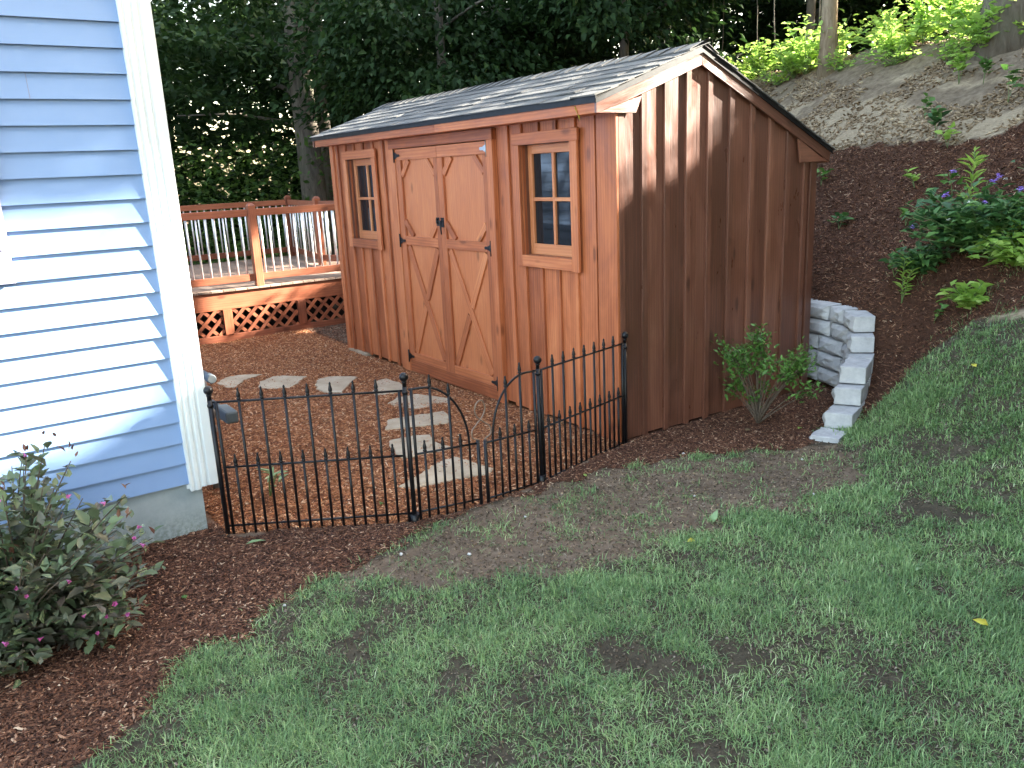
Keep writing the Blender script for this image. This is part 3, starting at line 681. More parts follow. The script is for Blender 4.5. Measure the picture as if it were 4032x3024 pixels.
# fascia, soffit, rake boards, eave returns
m = MB(); m.box(-L + .035, -1.9, -.192, -.168, 2.128, 2.212, 0); m.build('fascia', ST, shed, .002); m = MB(); m.box(-1.897, .030, -.192, -.168, 2.128, 2.212, 0); m.build('fascia', ST, shed, .002)
m = MB(); m.box(-L + .03, .01, -.168, -.001, 2.132, 2.146, 0); m.build('soffit', ST, shed); m = MB(); m.box(-L + .03, .01, Wd, 2.135, 1.775, 1.789, 0); m.build('soffit', ST, shed)
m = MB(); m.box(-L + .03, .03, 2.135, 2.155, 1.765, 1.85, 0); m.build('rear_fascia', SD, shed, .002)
def prism(m, x0, x1, poly, grain_dir=None, tone=None):
    b = len(m.v); n = len(poly); t = random.random() if tone is None else tone; gd = Vector(grain_dir or (1, 0)).normalized(); pd = Vector((-gd.y, gd.x))
    for x in (x0, x1):
        for y, z in poly: m.v.append(Vector((x, y, z)))
    o = random.random() * 9
    uv = [(Vector(p).dot(pd) + o, Vector(p).dot(gd)) for p in poly]
    m.face([b + k for k in range(n)][::-1], uv[::-1], t); m.face([b + n + k for k in range(n)], uv, t)
    for k in range(n):
        k2 = (k + 1) % n; l = (Vector(poly[k]) - Vector(poly[k2])).length
        m.face([b + k, b + k2, b + n + k2, b + n + k], [(0, 0), (0, l), (.02, l), (.02, 0)], t)
RH = .105
def rake(x0, x1, mat):
    m = MB(); prism(m, x0, x1, [(-.193, 2.208), (-.193, 2.127), (.10, 2.212), (RY, RZ - RH), (RY, RZ - .002)], (.94, .33)); m.build('rake_board', mat, shed, .002)
    m = MB(); prism(m, x0, x1, [(RY + .002, RZ - .002), (RY + .002, RZ - RH), (2.142, 1.772), (2.155, 1.85)], (.9, -.43)); m.build('rake_board', mat, shed, .002)
    m = MB(); d = .0015 if x1 > 0 else -.0015
    prism(m, x0 - .004, x1 - d * 2, [(-.191, 2.128), (.136, 2.128), (.188, 2.232), (.09, 2.207)], (1, 0)); m.build('eave_return', mat, shed, .002)
    m = MB(); prism(m, x0 - .004, x1 - d * 2, [(1.80, 1.775), (2.135, 1.775), (2.03, 1.815), (1.765, 1.945)], (1, 0)); m.build('eave_return', mat, shed, .002)
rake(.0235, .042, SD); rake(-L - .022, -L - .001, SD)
# roof deck, drip edge, shingles
m = MB()
def slab(m, x0, x1, y0, z0, y1, z1, t, tone=None, grain=0):
    a = Vector((0, y1 - y0, z1 - z0)); Ls = a.length; a.normalize(); nrm = Vector((0, -a.z, a.y))
    if nrm.z < 0: nrm = -nrm
    c = Vector(((x0 + x1) / 2, (y0 + y1) / 2, (z0 + z1) / 2)) + nrm * t / 2
    m.obox(c, ((1, 0, 0), a, nrm), ((x1 - x0) / 2, Ls / 2, t / 2), grain, tone)
slab(m, -L - .02, .040, -.19, 2.212, RY, RZ + .001, .012); slab(m, -L - .02, .040, 2.15, 1.853, RY, RZ + .001, .012)
roof = m.build('roof', M['interior'], shed)
m = MB(); m.box(-L - .03, .048, -.204, -.194, 2.188, 2.228, 0)
for x0, x1 in ((.0425, .052), (-L - .034, -L - .024)):
    prism(m, x0, x1, [(-.204, 2.212), (-.204, 2.183), (RY, RZ - .028), (RY, RZ + .016)]); prism(m, x0, x1, [(RY, RZ + .016), (RY, RZ - .028), (2.17, 1.832), (2.17, 1.862)])
m.build('drip_edge', M['drip'], roof)
m = MB()
sl = Vector((0, RY + .195, RZ - 2.21)); SLn = sl.length; sl.normalize(); nr = Vector((0, -sl.z, sl.y))
def course(m, s0, s1, P0, d, nrm, row):
    x = -L - .045 + random.uniform(-.16, 0)
    lift = .0035
    while x < .062:
        w = .31 + random.uniform(-.004, .004) if random.random() < .6 else random.choice((.12, .17, .22))
        xa, xb = max(x, -L - .045), min(x + w - .003, .064 + random.uniform(-.004, .004))
        if xb - xa > .02:
            ex = random.uniform(-.004, .004); th = random.choice((.0045, .006, .0095)); up = random.uniform(.001, .007)
            a = P0 + d * (s0 + ex) + nrm * (.013 + up + lift); b = P0 + d * s1 + nrm * .0135
            tone = min(1, max(0, random.gauss(.45, .28)))
            v0 = len(m.v); o = random.random() * 5
            for q in (a, b):
                for xx in (xa, xb):
                    for t in (0, th if q is a else .003): m.v.append(Vector((xx, q.y, q.z)) + nrm * t + (nrm * random.uniform(-.0015, .0015) if q is a else Vector()))
            for f in ((1, 3, 7, 5), (0, 2, 3, 1), (2, 6, 7, 3), (0, 1, 5, 4), (0, 4, 6, 2)): m.face([v0 + k for k in f], [(m.v[v0 + k].x + o, m.v[v0 + k].y) for k in f], tone)
        x += w
nrow = 7
P0 = Vector((0, -.212, 2.204))
for r in range(nrow): course(m, r * .141, r * .141 + .20, P0, sl, nr, r)
sr = Vector((0, RY - 2.175, RZ - 1.838)); SLr = sr.length; sr.normalize(); nr2 = Vector((0, -sr.z, sr.y));
if nr2.z < 0: nr2 = -nr2
for r in range(11): course(m, r * .141, min(r * .141 + .20, SLr), Vector((0, 2.178, 1.836)), sr, nr2, r)
m.build('shingles', M['shingle'], roof)
m = MB(); x = .066
while x > -L - .04:      # overlapping ridge caps
    tone = random.uniform(.2, .9); a = x; b = x - .20
    for side in (1, -1):
        d = (-sl if side == 1 else Vector((0, -sr.y, -sr.z))); nn = nr if side == 1 else nr2
        v0 = len(m.v); top = Vector((0, RY, RZ + .024))
        for xx, h in ((a, .011 + random.uniform(0, .004)), (b, .001)):
            for dd_, hh in ((0, .004), (.11, 0), (.145, -.002)): m.v.append(Vector((xx, 0, 0)) + top + d * dd_ + nn * (h + hh))
            m.v.append(Vector((xx, 0, 0)) + top + d * .145 + nn * (h - .008)); 
        q = [(0, 1, 5, 4), (1, 2, 6, 5), (2, 3, 7, 6)]
        for f in q: m.face([v0 + k for k in (f if side == 1 else f[::-1])], [(m.v[v0 + k].x, m.v[v0 + k].y) for k in f], tone)
        f = (0, 3, 2, 1); m.face([v0 + k for k in f], None, .2)
    x -= .142
m.build('ridge_caps', M['shingle'], roof)
# windows
def window(x0, mirror=False):
    w = .575; x1 = x0 + w
    r = empty('window', (0, 0, 0)); r.parent = shed
    m = MB(); m.box(x0 - .078, x1 + .085, -.042, -.021, 1.987, 2.068, 0); m.build('head_casing', ST, r, .002)
    m = MB(); m.box(x0 - .078, x0 - .001, -.040, -.0205, 1.128, 1.9865); m.build('side_casing', ST, r, .002); m = MB(); m.box(x1 + .003, x1 + .078, -.042, -.0205, 1.122, 1.9865); m.build('side_casing', ST, r, .002)
    m = MB(); m.box(x0 - .0005, x1 + .002, -.0415, -.0205, 1.128, 1.2095, 0); m.build('sill', ST, r, .002)
    m = MB()   # jamb lining
    m.box(x0 - .012, x0 - .0005, -.020, .10, 1.21, 1.985); m.box(x1 + .0005, x1 + .012, -.020, .10, 1.21, 1.985); m.box(x0 - .01, x1 + .01, -.020, .10, 1.9855, 1.997, 0); m.box(x0 - .01, x1 + .01, -.020, .10, 1.196, 1.2092, 0)
    m.build('jamb', SD, r)
    m = MB(); sx0, sx1 = x0 + .001, x1 - .001; zb, zt = 1.2095, 1.9845; bx0, bx1 = x0 + .048, x1 - .048; bz0, bz1 = 1.288, 1.922; y0, y1 = .042, .072
    m.box(sx0, bx0, y0, y1, zb, zt); m.box(bx1, sx1, y0, y1, zb, zt); m.box(bx0, bx1, y0 + .001, y1, zb, bz0, 0); m.box(bx0, bx1, y0 + .001, y1, bz1, zt, 0)
    mx = (bx0 + bx1) / 2; mz = (bz0 + bz1) / 2
    m.box(mx - .013, mx + .013, y0 + .003, y1, bz0, bz1); m.box(bx0, mx - .0135, y0 + .004, y1, mz - .013, mz + .013, 0); m.box(mx + .0135, bx1, y0 + .004, y1, mz - .013, mz + .013, 0)
    s = m.build('sash', M['sash'], r, .0035, 2)
    for a, b in ((bx0, mx - .013), (mx + .013, bx1)):
        for c, d in ((bz0, mz - .013), (mz + .013, bz1)):
            m = MB(); m.box(a, b, .062, .065, c, d); m.build('pane', M['glass'], s)
window(-.993); window(-3.955)
# door surround and the two door leaves
dc = empty('door_frame'); dc.parent = shed
m = MB(); m.box(-3.005, -1.322, -.043, -.001, 2.046, 2.127, 0); m.build('head_casing', ST, dc, .002)
m = MB(); m.box(-3.10, -3.012, -.021, -.001, .0, 2.127); m.build('trim_board', ST, dc, .002); m = MB(); m.box(-3.0115, -2.905, -.038, -.001, .0, 2.0455); m.build('side_casing', ST, dc, .002)
m = MB(); m.box(-1.402, -1.322, -.045, -.001, .0, 2.0455); m.build('side_casing', ST, dc, .002)
m = MB(); m.box(-2.904, -1.403, -.028, .0, .0, .112, 0); m.build('threshold', ST, dc, .003)
def hinge(m, x, z, s, scr=True):
    """tee hinge: tall plate plus tapering strap with screw heads"""
    m.box(x - s * .004 - .008, x - s * .004 + .008, -.044, -.038, z - .058, z + .058); m.tube([(x, -.046, z - .06), (x, -.046, z + .06)], .0045, 8)
    b = len(m.v); pr = [(0, .032), (.03, .022), (.055, .011), (.085, .012), (.098, .006), (.098, -.006), (.085, -.012), (.055, -.011), (.03, -.022), (0, -.032)]
    for y in (-.0405, -.0375):
        for dx, dz in pr: m.v.append(Vector((x + s * dx, y, z + dz)))
    n = len(pr); fr = [b + k for k in range(n)]
    m.face(fr if s < 0 else fr[::-1]); m.face([b + n + k for k in range(n)] if s > 0 else [b + n + k for k in range(n)][::-1])
    for k in range(n): m.face([b + k, b + (k + 1) % n, b + n + (k + 1) % n, b + n + k] if s > 0 else [b + (k + 1) % n, b + k, b + n + k, b + n + (k + 1) % n])
    for dx in (.015, .045, .08): m.tube([(x + s * dx, -.040, z), (x + s * dx, -.0435, z)], .0045, 8)
def door(x0, x1, hs, stile_l, stile_r, lab):
    r = empty('door', (0, 0, 0)); r.parent = shed; r['label'] = lab
    m = MB(); m.box(x0, x1, -.006, .0, .113, 2.04); m.build('panel', M['door_skin'], r)
    zt, zm0, zm1, zb = 1.945, 1.200, 1.276, .187
    yf = -.029
    m = MB(); m.box(x0, x0 + stile_l, yf, -.0065, .113, zt - .001); m.box(x1 - stile_r, x1, yf, -.0065, .113, zt - .001); m.build('stile', ST, r, .002)
    a, b = x0 + stile_l + .0005, x1 - stile_r - .0005
    m = MB(); m.box(x0, x1, yf - .001, -.0065, zt, 2.038, 0); m.build('rail', ST, r, .002)
    m = MB(); m.box(a, b, yf, -.0065, zm0, zm1, 0); m.build('rail', ST, r, .002)
    m = MB(); m.box(a, b, yf, -.0065, .113, zb, 0); m.build('rail', ST, r, .002)
    q = .155; wv = .052
    for (cx, sx) in ((a, 1), (b, -1)):
        for (cz, sz) in ((zt - .001, -1), (zm1 + .001, 1)):
            p0 = Vector((cx + sx * .012, -.0170, cz + sz * (q - .012))); p1 = Vector((cx + sx * (q - .012), -.0170, cz + sz * .012))
            off = Vector((sx, 0, sz)).normalized() * (-wv * .42); m = MB(); m.bar(p0 + off * .6, p1 + off * .6, wv, .019, (0, 1, 0)); m.build('corner_brace', ST, r, .0015)
    m = MB(); m.bar((a + .03, -.0150, zm0 - .012), (b - .03, -.0150, zb + .012), .066, .0135, (0, 1, 0)); m.build('cross_brace', ST, r, .0015)
    m = MB(); cxm, czm = (a + b) / 2, (zm0 + zb) / 2; e0 = Vector((b - .03, -.0150, zm0 - .012)); e1 = Vector((a + .03, -.0150, zb + .012)); dv = (e1 - e0); Lh = dv.length; dv.normalize()
    m.bar(e0, e0 + dv * (Lh / 2 - .042), .066, .0135, (0, 1, 0)); m.bar(e0 + dv * (Lh / 2 + .042), e1, .066, .0135, (0, 1, 0)); m.build('cross_brace', ST, r, .0015)
    hx, s = (x0 - .004, 1) if hs == 'l' else (x1 + .004, -1)
    for z, mt in ((1.985, 'galv' if hs != 'l' else 'black_hinge'), (1.235, 'black_hinge'), (.150, 'black_hinge')):
        m = MB(); hinge(m, hx, z, s); h = m.build('hinge', M[mt], r)
        if mt == 'galv': h['label'] = 'bare silver tee hinge'
    return r
d1 = door(-2.900, -2.173, 'l', .085, .062, 'left plywood door leaf'); d2 = door(-2.170, -1.406, 'r', .078, .075, 'right plywood door leaf with the latch handle')
m = MB(); m.box(-2.232, -2.188, -.034, -.030, 1.385, 1.455); m.box(-2.160, -2.112, -.034, -.030, 1.375, 1.455); m.box(-2.225, -2.150, -.044, -.035, 1.418, 1.430)
m.tube([(-2.150, -.045, 1.424), (-2.128, -.055, 1.420), (-2.122, -.062, 1.395), (-2.118, -.060, 1.318)], [.008, .008, .007, .006], 8); m.box(-2.214, -2.202, -.050, -.034, 1.405, 1.445)
for dx in (-2.225, -2.195, -2.152, -2.120):
    for dz in (1.392, 1.447): m.tube([(dx, -.033, dz), (dx, -.038, dz)], .0045, 8)
m.build('latch', M['black_hinge'], d2)
m = MB(); m.box(-L + .02, -3.9, -.035, .10, -.05, .012, 0); m.build('foundation_block', M['flag'], shed)

# ------------------------------------------------------------------ house
HX, HY = -.40, -2.65
house = empty('house', (HX, HY, 0)); tag(house, 'house with light blue vinyl siding, white fluted corner trim and a grey painted foundation', 'house')
def sid(side):
    m = MB(); EX = .1136; z = .290; D = .018; prof = [(0, 1.0), (.25, .82), (.5, .58), (.75, .30), (1.0, 0.0)]
    nC = 46
    for k in range(nC):
        za = z + k * EX
        for i in range(4):
            (d0, h0), (d1, h1) = prof[i], prof[i + 1]
            o0, o1 = D * d0 ** 1.15, D * d1 ** 1.15
            b = len(m.v)
            zz0, zz1 = za + EX * h0, za + EX * h1
            if side == 'x': vs = [(.002 + o0, -7.5, zz0), (.002 + o1, -7.5, zz1), (.002 + o1, -.05, zz1), (.002 + o0, -.05, zz0)]
            else: vs = [(-.07, .002 + o0, zz0), (-.07, .002 + o1, zz1), (-9.2, .002 + o1, zz1), (-9.2, .002 + o0, zz0)]
            m.v += [Vector(v) for v in vs]; m.face([b, b + 1, b + 2, b + 3])
        b = len(m.v)
        if side == 'x': vs = [(.002 + D, -7.5, za), (.000, -7.5, za + .002), (.000, -.05, za + .002), (.002 + D, -.05, za)]
        else: vs = [(-.07, .002 + D, za), (-.07, 0, za + .002), (-9.2, 0, za + .002), (-9.2, .002 + D, za)]
        m.v += [Vector(v) for v in vs]; m.face([b, b + 1, b + 2, b + 3])
    return m
for (yy_, kk_) in ((-.95, 5), (-.48, 17), (-1.3, 12)):
    m = MB(); z_ = .290 + kk_ * .1136; b = len(m.v)
    for yv in (yy_ - .0012, yy_ + .0012):
        m.v += [Vector((.0215, yv, z_ + .001)), Vector((.0038, yv, z_ + .1125)), Vector((.001, yv, z_ + .1125)), Vector((.001, yv, z_ + .001))]
    for f in ((0, 1, 5, 4), (0, 4, 7, 3), (0, 3, 2, 1), (4, 5, 6, 7)): m.face(f)
    m.build('siding_seam', M['shutter'], house)
sid('x').build('siding', M['siding'], house); sid('y').build('siding', M['siding'], house)
m = MB(); m.box(-.28, 0, -7.5, .004, -.4, .292, 1); m.box(-9.2, -.281, -.25, .003, -.4, .292, 0); m.build('foundation', M['concrete'], house)
m = MB(); m.box(-9.2, -.001, -7.5, -.001, .294, 5.5); m.build('house_body', M['siding'], house)
m = MB()
b = len(m.v); pr = [(-9.6, -7.9, 5.45), (.4, -7.9, 5.45), (.4, .4, 5.45), (-9.6, .4, 5.45), (-9.6, -3.75, 8.0), (.4, -3.75, 8.0)]
m.v += [Vector(v) for v in pr]
for f in ((0, 3, 2, 1), (0, 1, 5, 4), (2, 3, 4, 5), (1, 2, 5), (0, 4, 3)): m.face([b + k for k in f])
m.build('roof', M['dark_roof'], house)
# fluted corner post
prof = [(-.0, -.055)]
y = -.055; face = .030
pts = [(.0, -.057), (face, -.057)]
for g in (-.036, -.001, .034):
    pts += [(face, g - .010), (face - .006, g - .004), (face - .006, g + .004), (face, g + .010)]
pts += [(face, .085), (face - .004, .088)]
for g in (-.010, -.045, -.08): pts += [(g + .012, .088), (g + .006, .083), (g - .006, .083), (g - .012, .088)]
pts += [(-.115, .088), (-.115, .0)]
m = MB(); b = len(m.v); n = len(pts)
for z in (.258, 5.4):
    for x, y in pts: m.v.append(Vector((x, y, z - (.012 if (z < 1 and y < 0) else 0))))
for k in range(n - 1): m.face([b + k, b + k + 1, b + n + k + 1, b + n + k])
inner = len(m.v)
for z in (.262, 5.4):
    for x, y in pts: m.v.append(Vector((x * .9 - .003, y - .004, z)))
for k in range(n - 1): m.face([inner + k + 1, inner + k, inner + n + k, inner + n + k + 1]); m.face([b + k + 1, b + k, inner + k, inner + k + 1])
m.build('corner_trim', M['vinyl_white'], house)
m = MB(); m.box(.002, .02, -.075, -.045, .262, .285, 0); m.build('starter_tab', M['vinyl_white'], house)
sh = MB(); sh.box(.022, .056, -1.12, -.672, 1.425, 3.1); 
sh.box(.0565, .060, -1.05, -.735, 1.50, 3.03)
for k in range(22): sh.box(.0605, .066, -1.05, -.735, 1.51 + k * .07, 1.555 + k * .07, 1)
o = sh.build('shutter', M['shutter'], house, .004); m = MB(); m.lathe((.056, -.705, 1.58), [(.009, 0), (.009, .005), (.004, .010)], 10, (1, 0, 0)); m.build('screw_cap', M['shutter'], o)
# gas meter pipes at the corner
gm = empty('gas_meter', (-1.0, -2.42, 0)); tag(gm, 'grey gas meter pipework behind the house corner beside the fence post', 'gas meter')
m = MB(); m.tube([(0, 0, -.05), (0, 0, .40), (.0, 0, .62), (-.02, 0, .72), (-.10, 0, .76), (-.16, 0, .70), (-.16, 0, .45)], .026, 12); m.tube([(.11, 0, -.05), (.11, .0, .55)], .012, 8)
m.lathe((0, 0, .36), [(.045, 0), (.045, .04), (.03, .045)], 10); m.lathe((0, 0, .46), [(.06, 0), (.06, .05), (.03, .06)], 10); m.lathe((0, 0, .12), [(.03, 0), (.03, .03)], 10); m.build('pipe', M['grey_pipe'], gm)
m = MB(); m.box(.24, .45, -.01, .06, .515, .585); m.box(.02, .24, .01, .045, .53, .57); m.build('regulator_box', M['grey_paint'], gm, .012, 2)
m = MB(); m.lathe((0.02, 0, .735), [(.022, 0), (.022, .12), (.027, .125), (.027, .20), (.022, .205)], 14, (1, 0, 0)); m.build('vent_cap', M['grey_paint'], gm)
m = MB(); m.tube([(-.09 + .07 * math.cos(a), .03, .06 + .05 * math.sin(a)) for a in [i * .45 for i in range(12)]] + [(0.0, .03, .16)], .006, 6); m.build('cord', M['white_cloth'], gm)

# ------------------------------------------------------------------ deck
DX, DY0, DY1, DB = -5.86, -2.55, 1.62, -9.4
deck = empty('deck', (DX, 0, 0)); tag(deck, 'raised stained deck with lattice skirt and aluminium balusters left of the shed', 'deck')
DW = M['deck_wood']
m = MB()
yy = DY0
while yy < DY1: m.box(DB - DX, .03, yy, yy + .135, .582, .607, 0); yy += .140
m.build('deck_floor', M['deck_floor'], deck, .003)
m = MB(); m.box(-.04, .0, DY0, DY1, .375, .5805, 1); m.build('rim_board', DW, deck, .003)
m = MB(); m.box(-.03, .002, DY0, DY1, -.03, .078, 1); m.build('skirt_board', DW, deck, .003)
for a in (-2.0, -.90, .01, 1.0): m = MB(); m.box(-.028, .012, a, a + .105, .0785, .3745); m.build('skirt_post', DW, deck, .003)
for a, b in ((-2.5, -2.005), (-1.89, -.905), (-.79, .005), (.12, .995), (1.11, 1.6)):
    m = MB(); H = .30; z0 = .077; s = .153; k = a - H
    def clip(y0, z0_, y1, z1_):
        P = [(y0, z0_), (y1, z1_)]; (ya, za), (yb, zb) = P
        if yb < ya: ya, za, yb, zb = yb, zb, ya, za
        if yb <= a or ya >= b: return None
        if ya < a: za += (zb - za) * (a - ya) / (yb - ya); ya = a
        if yb > b: zb = za + (zb - za) * (b - ya) / (yb - ya); yb = b
        return (ya, za, yb, zb)
    while k < b:
        c = clip(k, z0, k + H, z0 + H)
        if c and abs(c[2] - c[0]) > .02: m.bar((-.006, c[0], c[1]), (-.006, c[2], c[3]), .038, .007, (1, 0, 0))
        c = clip(k, z0 + H, k + H, z0)
        if c and abs(c[2] - c[0]) > .02: m.bar((-.0145, c[0], c[1]), (-.0145, c[2], c[3]), .038, .007, (1, 0, 0))
        k += s
    m.build('lattice', DW, deck)
m = MB(); m.box(-.6, -.55, DY0, DY1, 0, .37); m.build('dark_backing', M['interior'], deck)  # near-black sheet set back behind the lattice
def post(x, y):
    m = MB(); m.box(x - .045, x + .045, y - .045, y + .045, .607, 1.545); b = len(m.v)
    for sx, sy in ((-1, -1), (1, -1), (1, 1), (-1, 1)): m.v.append(Vector((x + sx * .045, y + sy * .045, 1.546)))
    for sx, sy in ((-1, -1), (1, -1), (1, 1), (-1, 1)): m.v.append(Vector((x + sx * .02, y + sy * .02, 1.575)))
    for k in range(4): m.face([b + k, b + (k + 1) % 4, b + 4 + (k + 1) % 4, b + 4 + k])
    m.face([b + 4, b + 5, b + 6, b + 7]); m.build('railing_post', DW, deck, .004)
def run(a, b, posts=True, sp=.103):
    a, b = Vector(a), Vector(b); d = (b - a).normalized(); Lr = (b - a).length; o = .045
    n_ = Vector((-d.y, d.x, 0))
    for z0, z1, t, nm in ((1.425, 1.508, .038, 'top_rail'), (.672, .756, .038, 'bottom_rail')):
        m = MB(); m.bar(a + d * o + Vector((0, 0, (z0 + z1) / 2)), b - d * o + Vector((0, 0, (z0 + z1) / 2)), t, z1 - z0, (0, 0, 1)); m.build(nm, DW, deck, .004)
    k = o + .05
    while k < Lr - o - .03:
        q = a + d * k + n_ * .0
        m = MB(); m.tube([(q.x, q.y, .7565), (q.x, q.y, 1.4245)], .0112, 8); m.build('baluster', M['alu'], deck); k += sp
xs = -.03
yp = [-2.50, -1.06 - .52, -.415, 1.57]
yp = [-2.5, -.418 - 1.07, -.418, 1.20]
yp = [-2.5, -.418, 1.55]
for y in yp: post(xs, y)
for a, b in zip(yp, yp[1:]): run((xs, a, 0), (xs, b, 0))
bx = DB - DX + .06
yb = [-2.5, -.42, 1.32]
for y in yb: post(bx, y)
for a, b in zip(yb, yb[1:]): run((bx, a, 0), (bx, b, 0))
post(-1.55, 1.02); run((bx, 1.32, 0), (-1.55, 1.02, 0), True, .19); run((-1.55, 1.02, 0), (xs - .05, 1.50, 0))
# black wire plant stand on the deck
ws = empty('wire_plant_stand', (-6.9, -1.28, .607)); tag(ws, 'black wire plant stand on the deck behind the balusters by the house', 'plant stand')
m = MB()
for k in range(10): a = 2 * PI * k / 10; m.tube([(.15 * math.cos(a), .15 * math.sin(a), 0), (.15 * math.cos(a), .15 * math.sin(a), .66)], .005, 6)
for z in (.05, .33, .64): m.tube([(.152 * math.cos(a), .152 * math.sin(a), z) for a in [2 * PI * i / 18 for i in range(19)]], .006, 6)
m.build('wire_frame', M['black_metal'], ws)

# ------------------------------------------------------------------ fence
BM = M['black_metal']
def finial(m, p):
    m.lathe(p, [(.0085, -.004), (.0115, 0), (.0115, .005), (.0075, .008), (.0110, .016), (.0112, .022), (.0065, .042), (.0050, .046), (.0065, .050), (.0055, .056), (.001, .062)], 8)
def fpost(i, p, zt, par, a):
    z0 = float(ground(*p)) - .08
    r = empty('post', (p[0] - a[0], p[1] - a[1], -a[2])); r.parent = par
    m = MB(); m.tube([(0, 0, z0), (0, 0, zt - .075)], .0125, 12); m.tube([(0, 0, zt - .112), (0, 0, zt - .098)], .016, 12); m.build('shaft', BM, r)
    m = MB(); m.lathe((0, 0, zt - .075), [(.011, 0), (.011, .02), (.015, .025), (.011, .031)] + [(.0245 * math.sin(a), .052 - .0245 * math.cos(a)) for a in (.45, .8, 1.2, 1.57, 1.95, 2.35, 2.75, 3.05)], 16); m.build('ball_cap', BM, r)
    if i in (1, 2): m = MB(); m.tube([(0, 0, z0 + .02), (0, 0, .045)], [.006, .030], 10); m.build('ground_anchor', BM, r)
fp = [FENCE[0], FENCE[1], FENCE[3], FENCE[4]]
tops = [.819, .830, .774, .756]; labs = ['ball topped fence post nearest the house corner', 'ball topped fence post on the left side of the gate', 'ball topped fence post on the right side of the gate', 'ball topped fence post against the shed corner']
def fenceframe(a, b, za, zb):
    a = Vector((*a, za)); b = Vector((*b, zb)); d = b - a; return a, d
def panel(a, b, za, zb, lab, pi, zr=.731):
    a, d = fenceframe(a, b, za, zb); Lp = d.length; u = d / Lp; r = empty('iron_fence', a); tag(r, lab, 'fence', 'black wrought iron fence sections')
    for i in pi: fpost(i, fp[i], tops[i], r, a)
    P = lambda s, z: u * s + Vector((0, 0, z))
    s0, s1 = .030, Lp - .030
    for z, nm in ((zr, 'top_rail'), (.375, 'middle_rail'), (.045, 'bottom_rail')):
        m = MB(); e = .018 if nm != 'middle_rail' else .0; m.tube([P(s0 - e, z), P(s1 + e, z)], .0062, 8); m.build(nm, BM, r)
    for s in (s0, s1): m = MB(); m.tube([P(s, -.02), P(s, zr + .004)], .0085, 8); m.build('end_bar', BM, r)
    n = 16; st = (s1 - s0) / n
    for k in range(1, n):
        s = s0 + st * k; top = zr + .010 if k % 2 == 0 else .385
        m = MB(); m.tube([P(s, -.015), P(s, top)], .0074, 8); pk = m.build('picket', BM, r)
        m = MB(); finial(m, P(s, top)); m.build('finial', BM, pk)
panel(fp[0], fp[1], 0, 0.003, 'black iron fence section between the house corner and the gate', (0, 1))
panel(fp[2], fp[3], -.044, -.050, 'black iron fence section between the gate and the shed corner', (2, 3))
def leaf(a, b, za, zb, lab, zr=.733):
    """gate leaf: a = hinge post, b = meeting stile"""
    a, d = fenceframe(a, b, za, zb); Lp = d.length; u = d / Lp; r = empty('gate_leaf', a); tag(r, lab, 'gate', 'leaves of the black wrought iron gate')
    P = lambda s, z: u * s + Vector((0, 0, z))
    s0, s1 = .034, Lp - .012; n = 7; st = (s1 - s0) / n; sc = s0 + st * 6
    zm = .375
    for z, nm in ((zm, 'middle_rail'), (.045, 'bottom_rail')): m = MB(); m.tube([P(s0, z), P(s1, z)], .0062, 8); m.build(nm, BM, r)
    m = MB(); m.tube([P(s0, -.02), P(s0, zr + .004)], .0085, 8); m.build('hinge_stile', BM, r)
    m = MB(); m.box(*[0] * 6) if False else m.tube([P(s1, -.03), P(s1, .392)], .0105, 10); m.build('meeting_stile', BM, r)
    q = [P(s0 - .015, zr), P(s0 + .06, zr)]
    ax = sc - s0 - .06; az = zr - zm
    for k in range(1, 15):
        t = PI / 2 * k / 14; q.append(P(s0 + .06 + ax * math.sin(t), zm + az * math.cos(t)))
    q.append(P(sc, .03)); m = MB(); m.tube(q, .0066, 10); m.build('curved_top', BM, r)
    for k in range(1, 6):
        s = s0 + st * k
        if k % 2 == 0:
            t = math.asin(max(0, min(1, (s - s0 - .06) / ax))); top = zm + az * math.cos(t) + .012
        else: top = .385
        m = MB(); m.tube([P(s, -.015), P(s, top)], .0074, 8); pk = m.build('picket', BM, r)
        m = MB(); finial(m, P(s, top)); m.build('finial', BM, pk)
gmx, gmy = .318, -1.309
leaf(fp[1], (gmx, gmy - .012), .003, -.003, 'left leaf of the black gate with its top curving down to the right'); leaf(fp[2], (gmx, gmy + .012), -.044, -.012, 'right leaf of the black gate with its top curving down to the left')
gl = MB(); q = []
dirv = (Vector((fp[2][0], fp[2][1], 0)) - Vector((fp[1][0], fp[1][1], 0))).normalized()
ctrl = [(-.014, .385), (-.03, .395), (-.060, .412), (-.060, .450), (-.025, .482), (.018, .520), (.034, .560), (.022, .600), (.0, .612), (-.024, .598), (-.034, .558), (-.018, .520), (.022, .484), (.060, .450), (.060, .412), (.032, .394), (.016, .385)]
for i in range(len(ctrl) - 1):
    p0 = Vector(ctrl[max(i - 1, 0)]); p1 = Vector(ctrl[i]); p2 = Vector(ctrl[i + 1]); p3 = Vector(ctrl[min(i + 2, len(ctrl) - 1)])
    for k in range(5):
        t = k / 5; v = .5 * ((2 * p1) + (p2 - p0) * t + (2 * p0 - 5 * p1 + 4 * p2 - p3) * t * t + (3 * p1 - p0 - 3 * p2 + p3) * t ** 3)
        q.append(dirv * v.x + Vector((0, 0, v.y)) + Vector((.004 * math.sin(i), 0, 0)))
gl.tube(q, .0042, 8); o = gl.build('wire_latch', M['wire']); o.location = (gmx, gmy, 0); tag(o, 'bronze wire figure of eight loop holding the two gate leaves together', 'wire latch')

